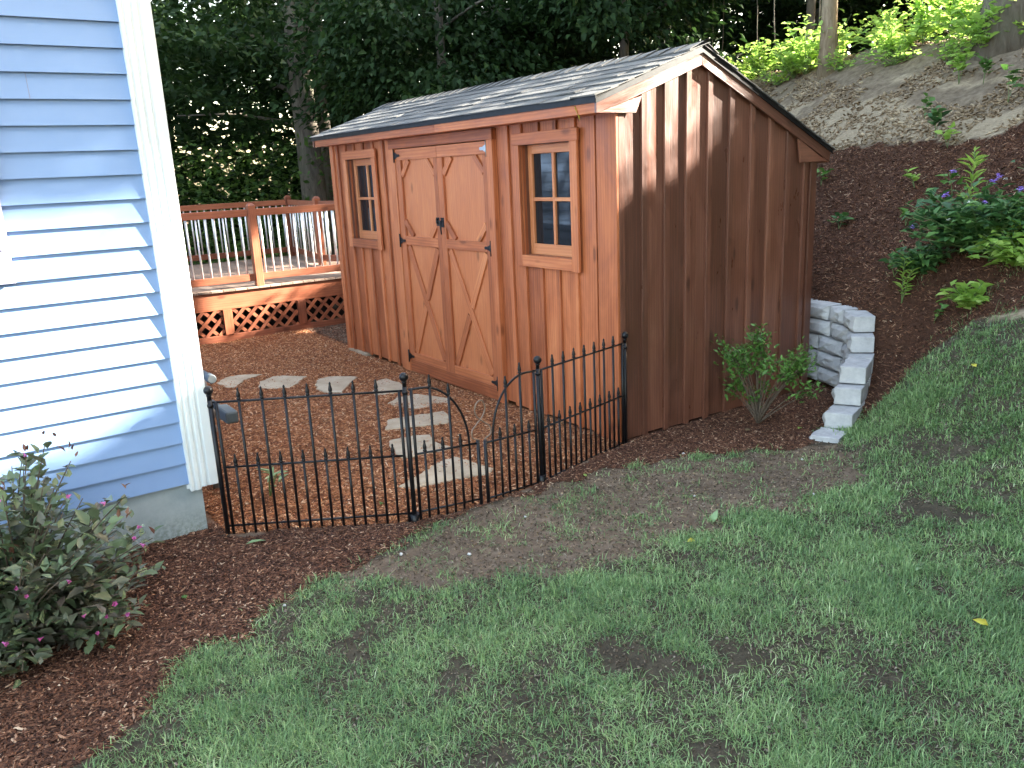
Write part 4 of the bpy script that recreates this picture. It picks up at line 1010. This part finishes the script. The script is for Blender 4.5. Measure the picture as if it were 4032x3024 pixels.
# ------------------------------------------------------------------ stepping stones
STONES = [([(-3.77, -1.62), (-3.92, -1.51), (-3.94, -1.37), (-3.8, -1.17), (-3.73, -1.3), (-3.7, -1.39), (-3.49, -1.53), (-3.51, -1.6)], 'flagstone farthest to the left, beside the gas meter'),
 ([(-3.3, -1.38), (-3.52, -1.29), (-3.63, -1.13), (-3.6, -1.05), (-3.4, -.89), (-3.2, -1.05), (-3.07, -1.18), (-3.19, -1.34)], 'second flagstone from the left along the back of the path'),
 ([(-3.02, -.95), (-3.17, -.87), (-3.21, -.75), (-3.0, -.54), (-2.64, -.85), (-2.58, -.9), (-2.71, -1.0), (-2.86, -1.01)], 'third flagstone from the left along the back of the path'),
 ([(-2.73, -.51), (-2.76, -.38), (-2.51, -.36), (-2.33, -.4), (-2.22, -.5), (-2.23, -.72), (-2.36, -.71), (-2.48, -.62)], 'lumpy flagstone where the path turns in front of the shed door'),
 ([(-1.99, -.74), (-2.08, -.63), (-2.06, -.44), (-1.72, -.29), (-1.61, -.41), (-1.61, -.55), (-1.71, -.71), (-1.9, -.76)], 'wide flagstone behind the top of the left gate post'),
 ([(-1.32, -1.1), (-1.54, -.98), (-1.5, -.8), (-1.43, -.53), (-1.24, -.61), (-1.13, -.69), (-1.26, -.93)], 'narrow brick shaped flagstone third from the gate'),
 ([(-1.08, -1.21), (-1.08, -1.03), (-1.01, -.91), (-.85, -.97), (-.61, -.94), (-.63, -1.12), (-.71, -1.3), (-.9, -1.26)], 'flagstone second from the gate'),
 ([(-.24, -1.56), (-.33, -1.39), (-.41, -1.24), (-.47, -1.14), (-.46, -1.02), (-.27, -.99), (-.12, -.96), (-.05, -1.04), (-.13, -1.24), (-.13, -1.36), (-.16, -1.51)], 'large pointed flagstone just inside the gate, scattered with mulch crumbs')]
for poly, lab in STONES:
    cx = sum(p[0] for p in poly) / len(poly); cy = sum(p[1] for p in poly) / len(poly)
    P = []
    for i in range(len(poly)):
        a, b = Vector(poly[i]), Vector(poly[(i + 1) % len(poly)])
        for k in range(4):
            q = a.lerp(b, k / 4); P.append((q.x - cx + random.uniform(-.011, .011), q.y - cy + random.uniform(-.011, .011)))
    m = MB(); n = len(P); z0 = float(ground(cx, cy)) ; zt = .0095
    for s, z in ((1.0, -.04), (1.0, zt - .004), (.965, zt + .003)):
        for x, y in P: m.v.append(Vector((x * s, y * s, z + random.uniform(-.001, .001))))
    for r in range(2):
        for k in range(n): m.face([r * n + k, r * n + (k + 1) % n, (r + 1) * n + (k + 1) % n, (r + 1) * n + k])
    m.face([2 * n + k for k in range(n)])
    a2 = sum(P[i][0] * P[(i + 1) % n][1] - P[(i + 1) % n][0] * P[i][1] for i in range(n))
    if a2 < 0: m.f = [f[::-1] for f in m.f]
    o = m.build('stepping_stone', M['flag']); o.location = (cx, cy, z0); tag(o, lab, 'stepping stone', 'flagstones set in the mulch path')

# ------------------------------------------------------------------ retaining wall, every block its own object
CW = [(-1.6, 2.42), (-1.1, 2.36), (-.6, 2.29), (-.05, 2.17), (.12, 2.13), (.31, 2.02), (.45, 1.86), (.58, 1.62), (.69, 1.36), (.77, 1.12), (.83, .90), (.86, .72)]
cl = [0]
for a, b in zip(CW, CW[1:]): cl.append(cl[-1] + math.dist(a, b))
def wall_at(s):
    for i in range(len(CW) - 1):
        if s <= cl[i + 1] or i == len(CW) - 2:
            t = (s - cl[i]) / (cl[i + 1] - cl[i]); a, b = Vector(CW[i]), Vector(CW[i + 1]); return a.lerp(b, t), (b - a).normalized()
def s_of(x, y): return min((math.dist(tuple(wall_at(s)[0]), (x, y)), s) for s in [k * .01 for k in range(int(cl[-1] * 100))])[1]
ends = [(.84, .90), (.775, 1.12), (.735, 1.30), (.70, 1.40), (.54, 1.78), (.50, 1.88)]
words = ['lowest', 'second lowest', 'third lowest', 'fourth', 'fifth', 'top']
HC = .127
for c in range(6):
    se = s_of(*ends[c]); s = se; k = 0; zb = .022 - HC + c * HC + (0 if c else 0)
    while s > 1.0 and (c > 0 or k < 2):
        w = .30 + random.uniform(-.03, .03) if k else (.30 if c else .21)
        if c == 0 and k == 0: zb += .030
        if c == 0 and k == 1: zb -= .030
        if k == 1 and c % 2: w = .2
        p1, d1_ = wall_at(s - .004); p0, d0_ = wall_at(max(s - w + .004, 0)); s -= w
        mid = (p0 + p1) / 2; d = (p1 - p0).normalized(); nout = Vector((d.y, -d.x))   # towards the shed side
        if nout.x > 0 and mid.x > .3: nout = -nout
        if nout.y > 0 and mid.x <= .3: nout = -nout
        back = -nout; hw = (p1 - p0).length / 2; dep = .205
        m = MB(); NX, NZ = 7, 5
        def rr(i, j, a=.009): return (((i * 12.9898 + j * 78.233 + k * 37.7 + c * 11.1) * 43758.5453) % 1 - .5) * 2 * a
        def pt(u, w_, z): return Vector((mid.x, mid.y, 0)) + Vector((d.x, d.y, 0)) * u + Vector((back.x, back.y, 0)) * w_ + Vector((0, 0, z))
        # split (rough, bulging) face
        g = []
        for j in range(NZ):
            row = []
            for i in range(NX):
                u = -hw + 2 * hw * i / (NX - 1); z = zb + .005 + (HC - .010) * j / (NZ - 1); edge = min(i, NX - 1 - i, j, NZ - 1 - j)
                row.append(len(m.v)); m.v.append(pt(u, (.024 if edge == 0 else 0) + rr(i, j) + c * .006, z))
            g.append(row)
        for j in range(NZ - 1):
            for i in range(NX - 1): m.face([g[j][i], g[j][i + 1], g[j + 1][i + 1], g[j + 1][i]], None, .5)
        bk = []
        ch = .016; taper = .90
        for (j, zz) in ((0, zb + .005), (1, zb + HC - .005)):
            bk.append([len(m.v), len(m.v) + 1]); m.v.append(pt(-hw * taper, dep, zz)); m.v.append(pt(hw * taper, dep, zz))
        m.face([g[0][i] for i in range(NX)][::-1] + [bk[0][0], bk[0][1]]); m.face([g[-1][i] for i in range(NX)] + [bk[1][1], bk[1][0]])
        m.face([g[j][0] for j in range(NZ)] + [bk[1][0], bk[0][0]]); m.face([g[j][-1] for j in range(NZ)][::-1] + [bk[0][1], bk[1][1]])
        m.face([bk[0][0], bk[0][1], bk[1][1], bk[1][0]][::-1])
        me_ = m.build('wall_block', M['block'], None, .004, 2)
        bm_c = Vector((mid.x, mid.y, zb))
        for v in me_.data.vertices: v.co -= bm_c
        me_.location = bm_c
        import bmesh as _bm
        b_ = _bm.new(); b_.from_mesh(me_.data); _bm.ops.recalc_face_normals(b_, faces=b_.faces); b_.to_mesh(me_.data); b_.free()
        nth = ['', 'first', 'second', 'third', 'fourth', 'fifth', 'sixth', 'seventh', 'eighth', 'ninth', 'tenth', 'eleventh', 'twelfth', 'thirteenth'][min(k, 13)]
        lab = f'smooth sided grey end block of the {words[c]} course' if k == 0 else f'rough grey block {nth} behind the end block of the {words[c]} course'
        tag(me_, lab, 'wall block', 'blocks of the curved retaining wall'); k += 1
    

# ------------------------------------------------------------------ plants
def stemmed(name, base, shoots, mat_l, mat_s, label, cat, lsize, per, spread=.05, group=None, width=.5, leafz=.3, pitch=.2, droop=.25, jit=.35, lmats=None, rr=(.006, .002)):
    """shrub: shoots = list of tip offsets; leaves sit along each shoot"""
    r = empty(name, base); tag(r, label, cat, group)
    m = MB(); P = []; D = []; S = []
    for tip in shoots:
        tip = Vector(tip); L_ = tip.length; mid = Vector((tip.x * .35, tip.y * .35, tip.z * .55)) + Vector((random.uniform(-1, 1), random.uniform(-1, 1), 0)) * L_ * .05
        q = []
        for i in range(7):
            t = i / 6; a = mid * t; b = mid.lerp(tip, t); q.append(a.lerp(b, t))
        m.tube(q, [rr[0] + (rr[1] - rr[0]) * i / 6 for i in range(7)], 6, tone=.5)
        for k in range(per):
            t = leafz + (1 - leafz) * (k + random.random() * .6) / per; i = min(int(t * 6), 5); p = q[i].lerp(q[i + 1], t * 6 - i); ax = (q[i + 1] - q[i]).normalized()
            a = k * 2.4 + random.uniform(-.5, .5); side = Vector((math.cos(a), math.sin(a), 0)); dr = side + ax * random.uniform(.1, .8) + Vector((0, 0, random.uniform(-jit, jit) + pitch))
            P.append(p + Vector((random.gauss(0, spread), random.gauss(0, spread), random.gauss(0, spread * .6)))); D.append(dr.normalized()); S.append(lsize * random.uniform(.6, 1.2) * (1 if t < .9 else .75))
    m.build('stem', M[mat_s], r)
    P = np.array(P); D = np.array(D); S = np.array(S)
    k = P[:, 2] + base[2] > ground(P[:, 0] + base[0], P[:, 1] + base[1]) + .005
    leaf_obj('foliage', P[k], D[k], S[k], M[mat_l], r, True, width=width, droop=droop)
    return r
# weigela by the foundation (foreground left)
wb = (.21, -3.58, 0.0); sh_ = []
for k in range(150):
    a = random.uniform(0, 2 * PI); rad = random.uniform(.1, .60); z = .78 - rad * rad * 1.05 + random.uniform(-.50, .06)
    x, y = math.cos(a) * rad * .92, math.sin(a) * rad
    if y > .25: z = min(z, .62 - (y - .25) * 1.1)
    sh_.append((x, y, max(z, .07)))
sh_ += [(random.uniform(.2, .48), random.uniform(-.3, .42), random.uniform(.05, .26)) for _ in range(50)]
sh_ += [(.16, .20, .86), (.10, .13, .80), (.22, .27, .78), (.26, .44, .60), (.32, .40, .52), (.34, .50, .42), (.10, -.05, .82), (.28, .02, .72)]
wg = stemmed('weigela_bush', wb, sh_, 'leaf_weigela', 'bark_thin', 'dark leaved flowering bush with small pink trumpet flowers in front of the blue siding', 'bush', .076, 27, .030, width=.52, leafz=.22, droop=.22, pitch=.45, jit=.6)
# trumpet flowers and reddish new leaves on it
Pn = []; Dn = []; Sn = []
fl = [(.14, .02, .74), (.17, .0, .76), (.20, .02, .70), (.30, .24, .68), (.36, .46, .50), (.38, .42, .46), (.38, .44, .44), (.42, .0, .42), (.43, .02, .38), (.47, .30, .26), (.46, .27, .22), (.48, .20, .26), (.46, .35, .20), (.46, .22, .16), (.42, -.08, .22), (.44, .05, .20), (.15, .12, .84), (.24, .34, .60), (.40, -.05, .56), (.44, .16, .40)]
for f in fl:
    m = MB(); p = Vector(f) + Vector((.03, 0, 0)); ax = Vector((random.uniform(.1, 1), random.uniform(-.7, .9), random.uniform(-.7, .3))).normalized()
    u = ax.orthogonal().normalized(); w = ax.cross(u); s = random.uniform(.55, .85); b = len(m.v)
    for (r_, l_) in ((.0025, 0), (.004, .010), (.008, .020)):
        for k in range(10): a = 2 * PI * k / 10; m.v.append(p + ax * l_ * s + (u * math.cos(a) + w * math.sin(a)) * r_ * s)
    for k in range(10): a = 2 * PI * k / 10; rr_ = .0145 if k % 2 == 0 else .0095; m.v.append(p + ax * (.027 if k % 2 == 0 else .024) * s + (u * math.cos(a) + w * math.sin(a)) * rr_ * s)
    t = random.random()
    for r_ in range(3):
        for k in range(10): m.face([b + r_ * 10 + k, b + r_ * 10 + (k + 1) % 10, b + (r_ + 1) * 10 + (k + 1) % 10, b + (r_ + 1) * 10 + k], [(t, t)] * 4, t)
    m.build('flower', M['pink'], wg)
for _ in range(46):
    f = Vector(random.choice(sh_[-8:] + sh_[:6])); Pn.append(f * 1.02 + Vector((random.gauss(0, .015), random.gauss(0, .015), random.gauss(.01, .012)))); Dn.append((random.gauss(0, .5), random.gauss(0, .5), 1)); Sn.append(random.uniform(.025, .045))
leaf_obj('new_leaves', Pn, Dn, Sn, M['leaf_red'], wg, True, width=.45)
# small azalea by the gable wall
sh_ = []
for k in range(13):
    a = random.uniform(0, 2 * PI); sh_.append((-.13 + math.cos(a) * random.uniform(.02, .21), math.sin(a) * .17, random.uniform(.46, .60)))
sh_ += [(-.02 + random.uniform(-.06, .06), .06 * random.uniform(-1, 1), random.uniform(.60, .70)) for _ in range(5)]
sh_ += [(.30 + random.uniform(-.1, .12), random.uniform(-.1, .15), random.uniform(.46, .62)) for _ in range(11)] + [(.42, .02, .36), (.44, .05, .33), (-.24, -.02, .28), (-.2, -.08, .25), (-.22, .03, .31), (.0, -.05, .22), (.05, .02, .30), (-.28, 0, .36), (.12, -.05, .5)]
az = stemmed('azalea_shrub', (.37, .98, float(ground(.37, .98))), sh_, 'leaf_azalea', 'bark_thin', 'small bare stemmed azalea with two tufts of light green leaves beside the brown gable wall', 'shrub', .046, 40, .034, width=.46, leafz=.70, pitch=.35, droop=.1, rr=(.0042, .0016))
m = MB()
for k in range(9): a = random.uniform(0, 2 * PI); m.tube([(0, 0, -.02), (math.cos(a) * .03, math.sin(a) * .03, .08), (math.cos(a) * .09, math.sin(a) * .09, random.uniform(.12, .22))], [.006, .005, .0025], 6)
m.build('stem', M['bark_thin'], az)
# flowering clump on the slope
def G(x, y): return (x, y, float(ground(x, y)))
def clumpshoots(n, rx, ry, z0, z1): return [(math.cos(a) * r * rx, math.sin(a) * r * ry, random.uniform(z0, z1) * (1 - .35 * r)) for a, r in [(random.uniform(0, 2 * PI), math.sqrt(random.random())) for _ in range(n)]]
c1 = stemmed('phlox_clump', G(1.05, 2.55), clumpshoots(150, .62, .46, .18, .58), 'leaf_clump', 'stem', 'big leafy clump with violet flower heads on the slope above the lawn', 'flower clump', .105, 17, .040, width=.56, leafz=.15, droop=.3, rr=(.004, .002))
c5 = stemmed('phlox_clump', G(1.62, 2.95), clumpshoots(110, .55, .45, .20, .60), 'leaf_clump', 'stem', 'leafy clump reaching out of the frame behind the violet flowers', 'flower clump', .095, 15, .035, width=.46, leafz=.12, droop=.3, rr=(.004, .002))
c2 = stemmed('leafy_clump', G(.62, 2.52), clumpshoots(55, .26, .26, .08, .28), 'leaf_clump', 'stem', 'low blue green leafy clump at the left foot of the violet flowers', 'leafy plant', .085, 12, .03, width=.55, leafz=.1, droop=.35, rr=(.004, .002))
c3 = stemmed('leafy_clump', G(1.42, 2.35), clumpshoots(55, .34, .26, .10, .36), 'leaf_bright', 'stem', 'yellowish green broad leaved clump at the right edge below the violet flowers', 'leafy plant', .09, 11, .03, width=.6, leafz=.1, droop=.3, rr=(.004, .002))
c4 = stemmed('leafy_clump', G(1.20, 2.12), clumpshoots(24, .17, .13, .06, .20), 'leaf_bright', 'stem', 'low rosette of rounded bright leaves at the foot of the flower clump', 'leafy plant', .085, 9, .02, width=.75, leafz=.1, droop=.2, rr=(.003, .002))
tall = stemmed('goldenrod_stalk', G(.78, 2.78), [(.02, .02, .62)], 'leaf_bright', 'stem', 'single tall upright stalk ringed with narrow leaves, rising above the flower clump', 'weed', .11, 46, .004, width=.20, leafz=.2, pitch=.25, droop=.15, jit=.1, rr=(.005, .003))
stemmed('goldenrod_stalk', G(.60, 2.32), [(.0, .0, .34), (.05, .03, .26)], 'leaf_bright', 'stem', 'short narrow leaved stalk at the lower left of the flower clump', 'weed', .075, 22, .004, width=.25, leafz=.2, droop=.15, jit=.1, rr=(.004, .002))
def petals(parent, spots, mat, per, R, s):
    for c in spots:
        P = []; D = []; S = []
        for k in range(per):
            v = Vector((random.gauss(0, 1), random.gauss(0, 1), random.gauss(0, 1))).normalized() * R * random.uniform(.4, 1); 
            for j in range(4): a = PI / 2 * j + random.random(); P.append(Vector(c) + v); D.append((math.cos(a), math.sin(a) - .3, random.uniform(-.2, .5))); S.append(s)
        leaf_obj('flower_head', P, D, S, M[mat], parent, True, width=.85)
petals(c1, [(-.20, -.12, .58), (.18, -.32, .52), (.20, -.30, .55), (-.14, -.30, .42), (.33, -.26, .46)], 'violet', 11, .024, .013)
petals(c1, [(-.42, -.2, .19), (.14, -.33, .38)], 'violet', 5, .018, .012); petals(c1, [(.02, -.3, .38), (-.1, -.33, .26), (.15, -.1, .52)], 'white_petal', 4, .010, .010)
# seedlings and weeds on the slope
seed = [((-.16, 3.72), .16, 5, .085, 'three lobed bright seedling in the dark mulch between shed roof and flower clump', 'leaf_bright'), ((-.40, 4.45), .28, 9, .10, 'dark green maple seedling at the top edge of the dark mulch', 'leaf_clump'), ((-.20, 4.30), .20, 7, .09, 'paler maple seedling just right of the dark green one', 'leaf_bright'),
        ((.06, 4.80), .36, 6, .11, 'tall thin maple seedling with an umbrella of leaves near the right edge', 'leaf_azalea'), ((-.75, 4.85), .20, 5, .09, 'small seedling on the tan eroded streak', 'leaf_azalea'), ((-.75, 5.45), .34, 16, .09, 'bushy young plant on the bare grey soil under the crest', 'leaf_bright'), ((-.45, 5.35), .26, 10, .09, 'darker bushy young plant right under the crest', 'leaf_azalea'),
        ((-.02, 5.55), .34, 9, .13, 'broad leaved plant below the thick corner trunk', 'leaf_azalea'), ((-.62, 3.3), .14, 7, .10, 'low maple seedling close to the shed corner trim', 'leaf_clump'), ((.05, 3.25), .14, 5, .10, 'pale heart shaped seedling left of the low leafy clump', 'leaf_azalea'), ((-2.2, 4.6), .3, 7, .07, 'sparse sprig rising behind the rear slope of the shed roof', 'leaf_bright'),
        ((.30, 3.5), .2, 7, .08, 'small weed above the flower clump', 'leaf_azalea'), ((.95, 2.15), .14, 5, .05, 'tiny weed in the mulch left of the low rosette', 'leaf_azalea'), ((.42, 2.5), .12, 6, .05, 'tiny weed in the mulch above the retaining wall', 'leaf_azalea'), ((-1.25, 3.9), .2, 6, .08, 'sprout tucked against the shed roof edge', 'leaf_azalea')]
for (x, y), h, nl, ls, lab, mt in seed:
    stemmed('seedling', G(x, y), [(random.uniform(-.06, .06), random.uniform(-.06, .06), h * random.uniform(.75, 1.1)) for _ in range(max(2, nl // 3))], mt, 'stem', lab, 'seedling', ls, max(5, nl // 2 + 3), .02, 'seedlings sprouting on the slope', width=.8, leafz=.45, droop=.25, rr=(.003, .0015))
# sunlit plants along the crest: each its own
crest_l = ['leftmost sunlit crest plant, showing just over the rear roof edge', 'second sunlit crest plant from the left', 'third sunlit crest plant from the left', 'fourth sunlit crest plant from the left', 'tall arching crest plant left of the tan trunk', 'bushy sunlit plant immediately left of the tan trunk', 'sunlit plant immediately right of the tan trunk', 'second sunlit plant right of the tan trunk', 'third sunlit plant right of the tan trunk', 'brightest tall plant midway between the tan trunk and the corner trunk', 'sunlit plant left of the corner trunk', 'sunlit plant touching the corner trunk']
cx_ = [-5.3, -4.75, -4.25, -3.8, -3.55, -3.2, -2.45, -2.05, -1.7, -1.30, -.98, -.75]
for x, lab in zip(cx_, crest_l):
    y = 5.9 - .3 * x + random.uniform(-.25, .15); hh = random.uniform(.40, .62) + (.28 if 'tall' in lab else 0)
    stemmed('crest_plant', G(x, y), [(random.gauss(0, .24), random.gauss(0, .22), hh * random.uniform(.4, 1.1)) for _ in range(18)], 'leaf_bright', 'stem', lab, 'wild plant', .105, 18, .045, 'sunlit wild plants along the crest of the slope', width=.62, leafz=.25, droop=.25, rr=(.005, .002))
for k, (x, lab) in enumerate(((-4.0, 'low sunlit ground plant in front of the left crest plants'), (-2.8, 'low sunlit ground plant below the tan trunk'), (-1.9, 'low sunlit ground plant between tan trunk and bright tall plant'), (-1.1, 'low sunlit ground plant below the bright tall plant'))):
    y = 5.55 - .3 * x; stemmed('crest_plant', G(x, y), [(random.gauss(0, .3), random.gauss(0, .15), random.uniform(.1, .3)) for _ in range(16)], 'leaf_bright', 'stem', lab, 'wild plant', .075, 9, .04, 'sunlit wild plants along the crest of the slope', width=.65, leafz=.2, droop=.25, rr=(.004, .002))
# vines hanging in the wood
vin = MB()
for k in range(5):
    x = -6.4 + k * .55; y = 7.9 + random.uniform(-.5, .6); z = 4.8; q = []
    for i in range(12): q.append((x + .12 * math.sin(i * .7 + k), y + .1 * math.cos(i + k), 5.6 - i * .30))
    vin.tube(q, .009, 5)
o = vin.build('vine_tangle', M['bark']); tag(o, 'tangle of thin hanging vines in the dark wood right of the shed peak', 'vines')
stemmed('meter_side_plant', (-.62, -2.22, float(ground(-.62, -2.22))), [(.05, .05, .16), (-.04, .06, .12), (.10, .0, .22)], 'leaf_pale', 'stem', 'pale green leafy sprig on the mulch beside the gas meter', 'plant', .10, 4, .02, width=.35, leafz=.5, droop=.2)

# ------------------------------------------------------------------ fallen leaves, pebbles, roof bits
def fallen(x, y, s, mat, lab, z=None, tilt=.15, w=.55, name='fallen_leaf', dirv_=None):
    z = float(ground(x, y)) + .012 if z is None else z; a = random.uniform(0, 2 * PI) if dirv_ is None else dirv_
    o = leaf_obj(name, [(0, 0, 0)], [(math.cos(a), math.sin(a), tilt)], [s], M[mat], None, True, width=w, droop=.1)
    o.location = (x, y, z); s_ = o.modifiers.new('thick', 'SOLIDIFY'); s_.thickness = .001
    tag(o, lab, 'leaf', 'loose leaves lying on the ground')
fallen(2.73, -.64, .055, 'leaf_yellow', 'bright yellow leaf on the lawn near the right edge', w=.8, z=float(ground(2.73, -.64)) + .035); fallen(2.31, -.35, .05, 'leaf_pale', 'pale grey green leaf on the lawn left of the yellow one', z=float(ground(2.31, -.35)) + .03)
fallen(1.34, -.58, .075, 'leaf_pale', 'upright pale green leaf on the soil in the middle of the lawn edge', tilt=1.2); fallen(1.42, -.80, .05, 'leaf_yellow', 'thin yellow leaf on the soil behind the pale green one'); fallen(1.61, 1.43, .06, 'leaf_yellow', 'yellow leaf on the upper right lawn', z=float(ground(1.61, 1.43)) + .03)
fallen(-.05, -2.55, .10, 'leaf_pale', 'long pale strip leaf under the left end of the fence', w=.2, dirv_=1.2); fallen(.35, -2.95, .035, 'leaf_azalea', 'little green leaf on the dark mulch in front of the foundation', w=.8); fallen(.65, 1.08, .045, 'leaf_bright', 'green leaf on the dark mulch right of the azalea', w=.7)
fallen(.45, .75, .06, 'leaf_tan', 'tan leaf on the mulch left of the azalea foot'); fallen(-.1, -1.75, .05, 'leaf_azalea', 'green leaf on the cedar mulch behind the left fence panel'); fallen(.38, -.62, .04, 'leaf_bright', 'small green leaf on the soil in front of the right fence panel')
fallen(-.163, -.196, .10, 'leaf_yellow', 'thin yellow leaf stuck on the shed fascia near its right end', z=2.185, tilt=-1.8, w=.2, dirv_=.2)
random.seed(5)
pebs = [((.58, -1.98), 'next to the left end of the lawn edge'), ((.80, -1.72), 'on the soil in front of the gate'), ((.62, -1.25), 'on the soil by the gate meeting stile'), ((.47, .12), 'at the corner of the mulch bed near the shed corner'), ((1.05, .55), 'on the soil below the retaining wall'), ((1.0, -.35), 'in the middle of the bare soil strip'), ((.70, -2.62), 'on the mulch edge close to the bush'), ((1.45, .1), 'at the far end of the bare soil strip')]
for (x, y), lab in pebs:
    m = MB(); r = random.uniform(.006, .011); m.lathe((0, 0, -r * .4), [(r * math.sin(a) * random.uniform(.85, 1.1), r * .75 * (1 - math.cos(a))) for a in (.3, .8, 1.3, 1.8, 2.3, 2.8)], 7); o = m.build('pebble', M['pebble']); o.scale = (1.3, .9, 1); o.location = (x, y, float(ground(x, y)) + .004); o.rotation_euler[2] = random.random() * 3
    tag(o, 'small whitish pebble ' + lab, 'pebble', 'pebbles on the bare soil')

# ------------------------------------------------------------------ camera, light, world
cam = bpy.data.cameras.new('camera'); co = bpy.data.objects.new('camera', cam); C.objects.link(co)
co.location = (4.0173, -3.6364, 1.8253); co.rotation_euler = (1.3174, .0446, .9561); cam.sensor_width = 36; cam.lens = 1794.4 / 2212 * 36; cam.clip_end = 600; cam.clip_start = .05
bpy.context.scene.camera = co
sl_ = bpy.data.lights.new('sun', 'SUN'); so = bpy.data.objects.new('sun', sl_); C.objects.link(so)
sl_.energy = 5.0; sl_.angle = math.radians(.55); sl_.color = (1.0, .93, .80)
so.rotation_euler = SUN.to_track_quat('Z', 'Y').to_euler(); so.location = SUN * 30
w = bpy.data.worlds.new('World'); bpy.context.scene.world = w; w.use_nodes = True
nt = w.node_tree; nt.nodes.clear(); out = nt.nodes.new('ShaderNodeOutputWorld'); bg = nt.nodes.new('ShaderNodeBackground'); sky = nt.nodes.new('ShaderNodeTexSky')
sky.sky_type = 'NISHITA'; sky.sun_disc = False; sky.sun_elevation = math.asin(SUN.z); sky.sun_rotation = math.atan2(SUN.x, SUN.y); sky.dust_density = 3.0; sky.air_density = 1.0
bg.inputs[1].default_value = .15
mx = nt.nodes.new('ShaderNodeMix'); mx.data_type = 'RGBA'; mx.blend_type = 'MULTIPLY'; mx.inputs[0].default_value = 1; mx.inputs[7].default_value = (1.17, 1.0, .79, 1)
nt.links.new(sky.outputs[0], mx.inputs[6]); nt.links.new(mx.outputs[2], bg.inputs[0]); nt.links.new(bg.outputs[0], out.inputs[0])
sc = bpy.context.scene
sc.view_settings.view_transform = 'Standard'; sc.view_settings.look = 'None'; sc.view_settings.exposure = 3.7; sc.view_settings.gamma = 1
sc.cycles.use_denoising = True
try: sc.cycles.denoiser = 'OPENIMAGEDENOISE'
except Exception: pass
sc.cycles.max_bounces = 8; sc.cycles.transparent_max_bounces = 8; sc.cycles.sample_clamp_indirect = 8
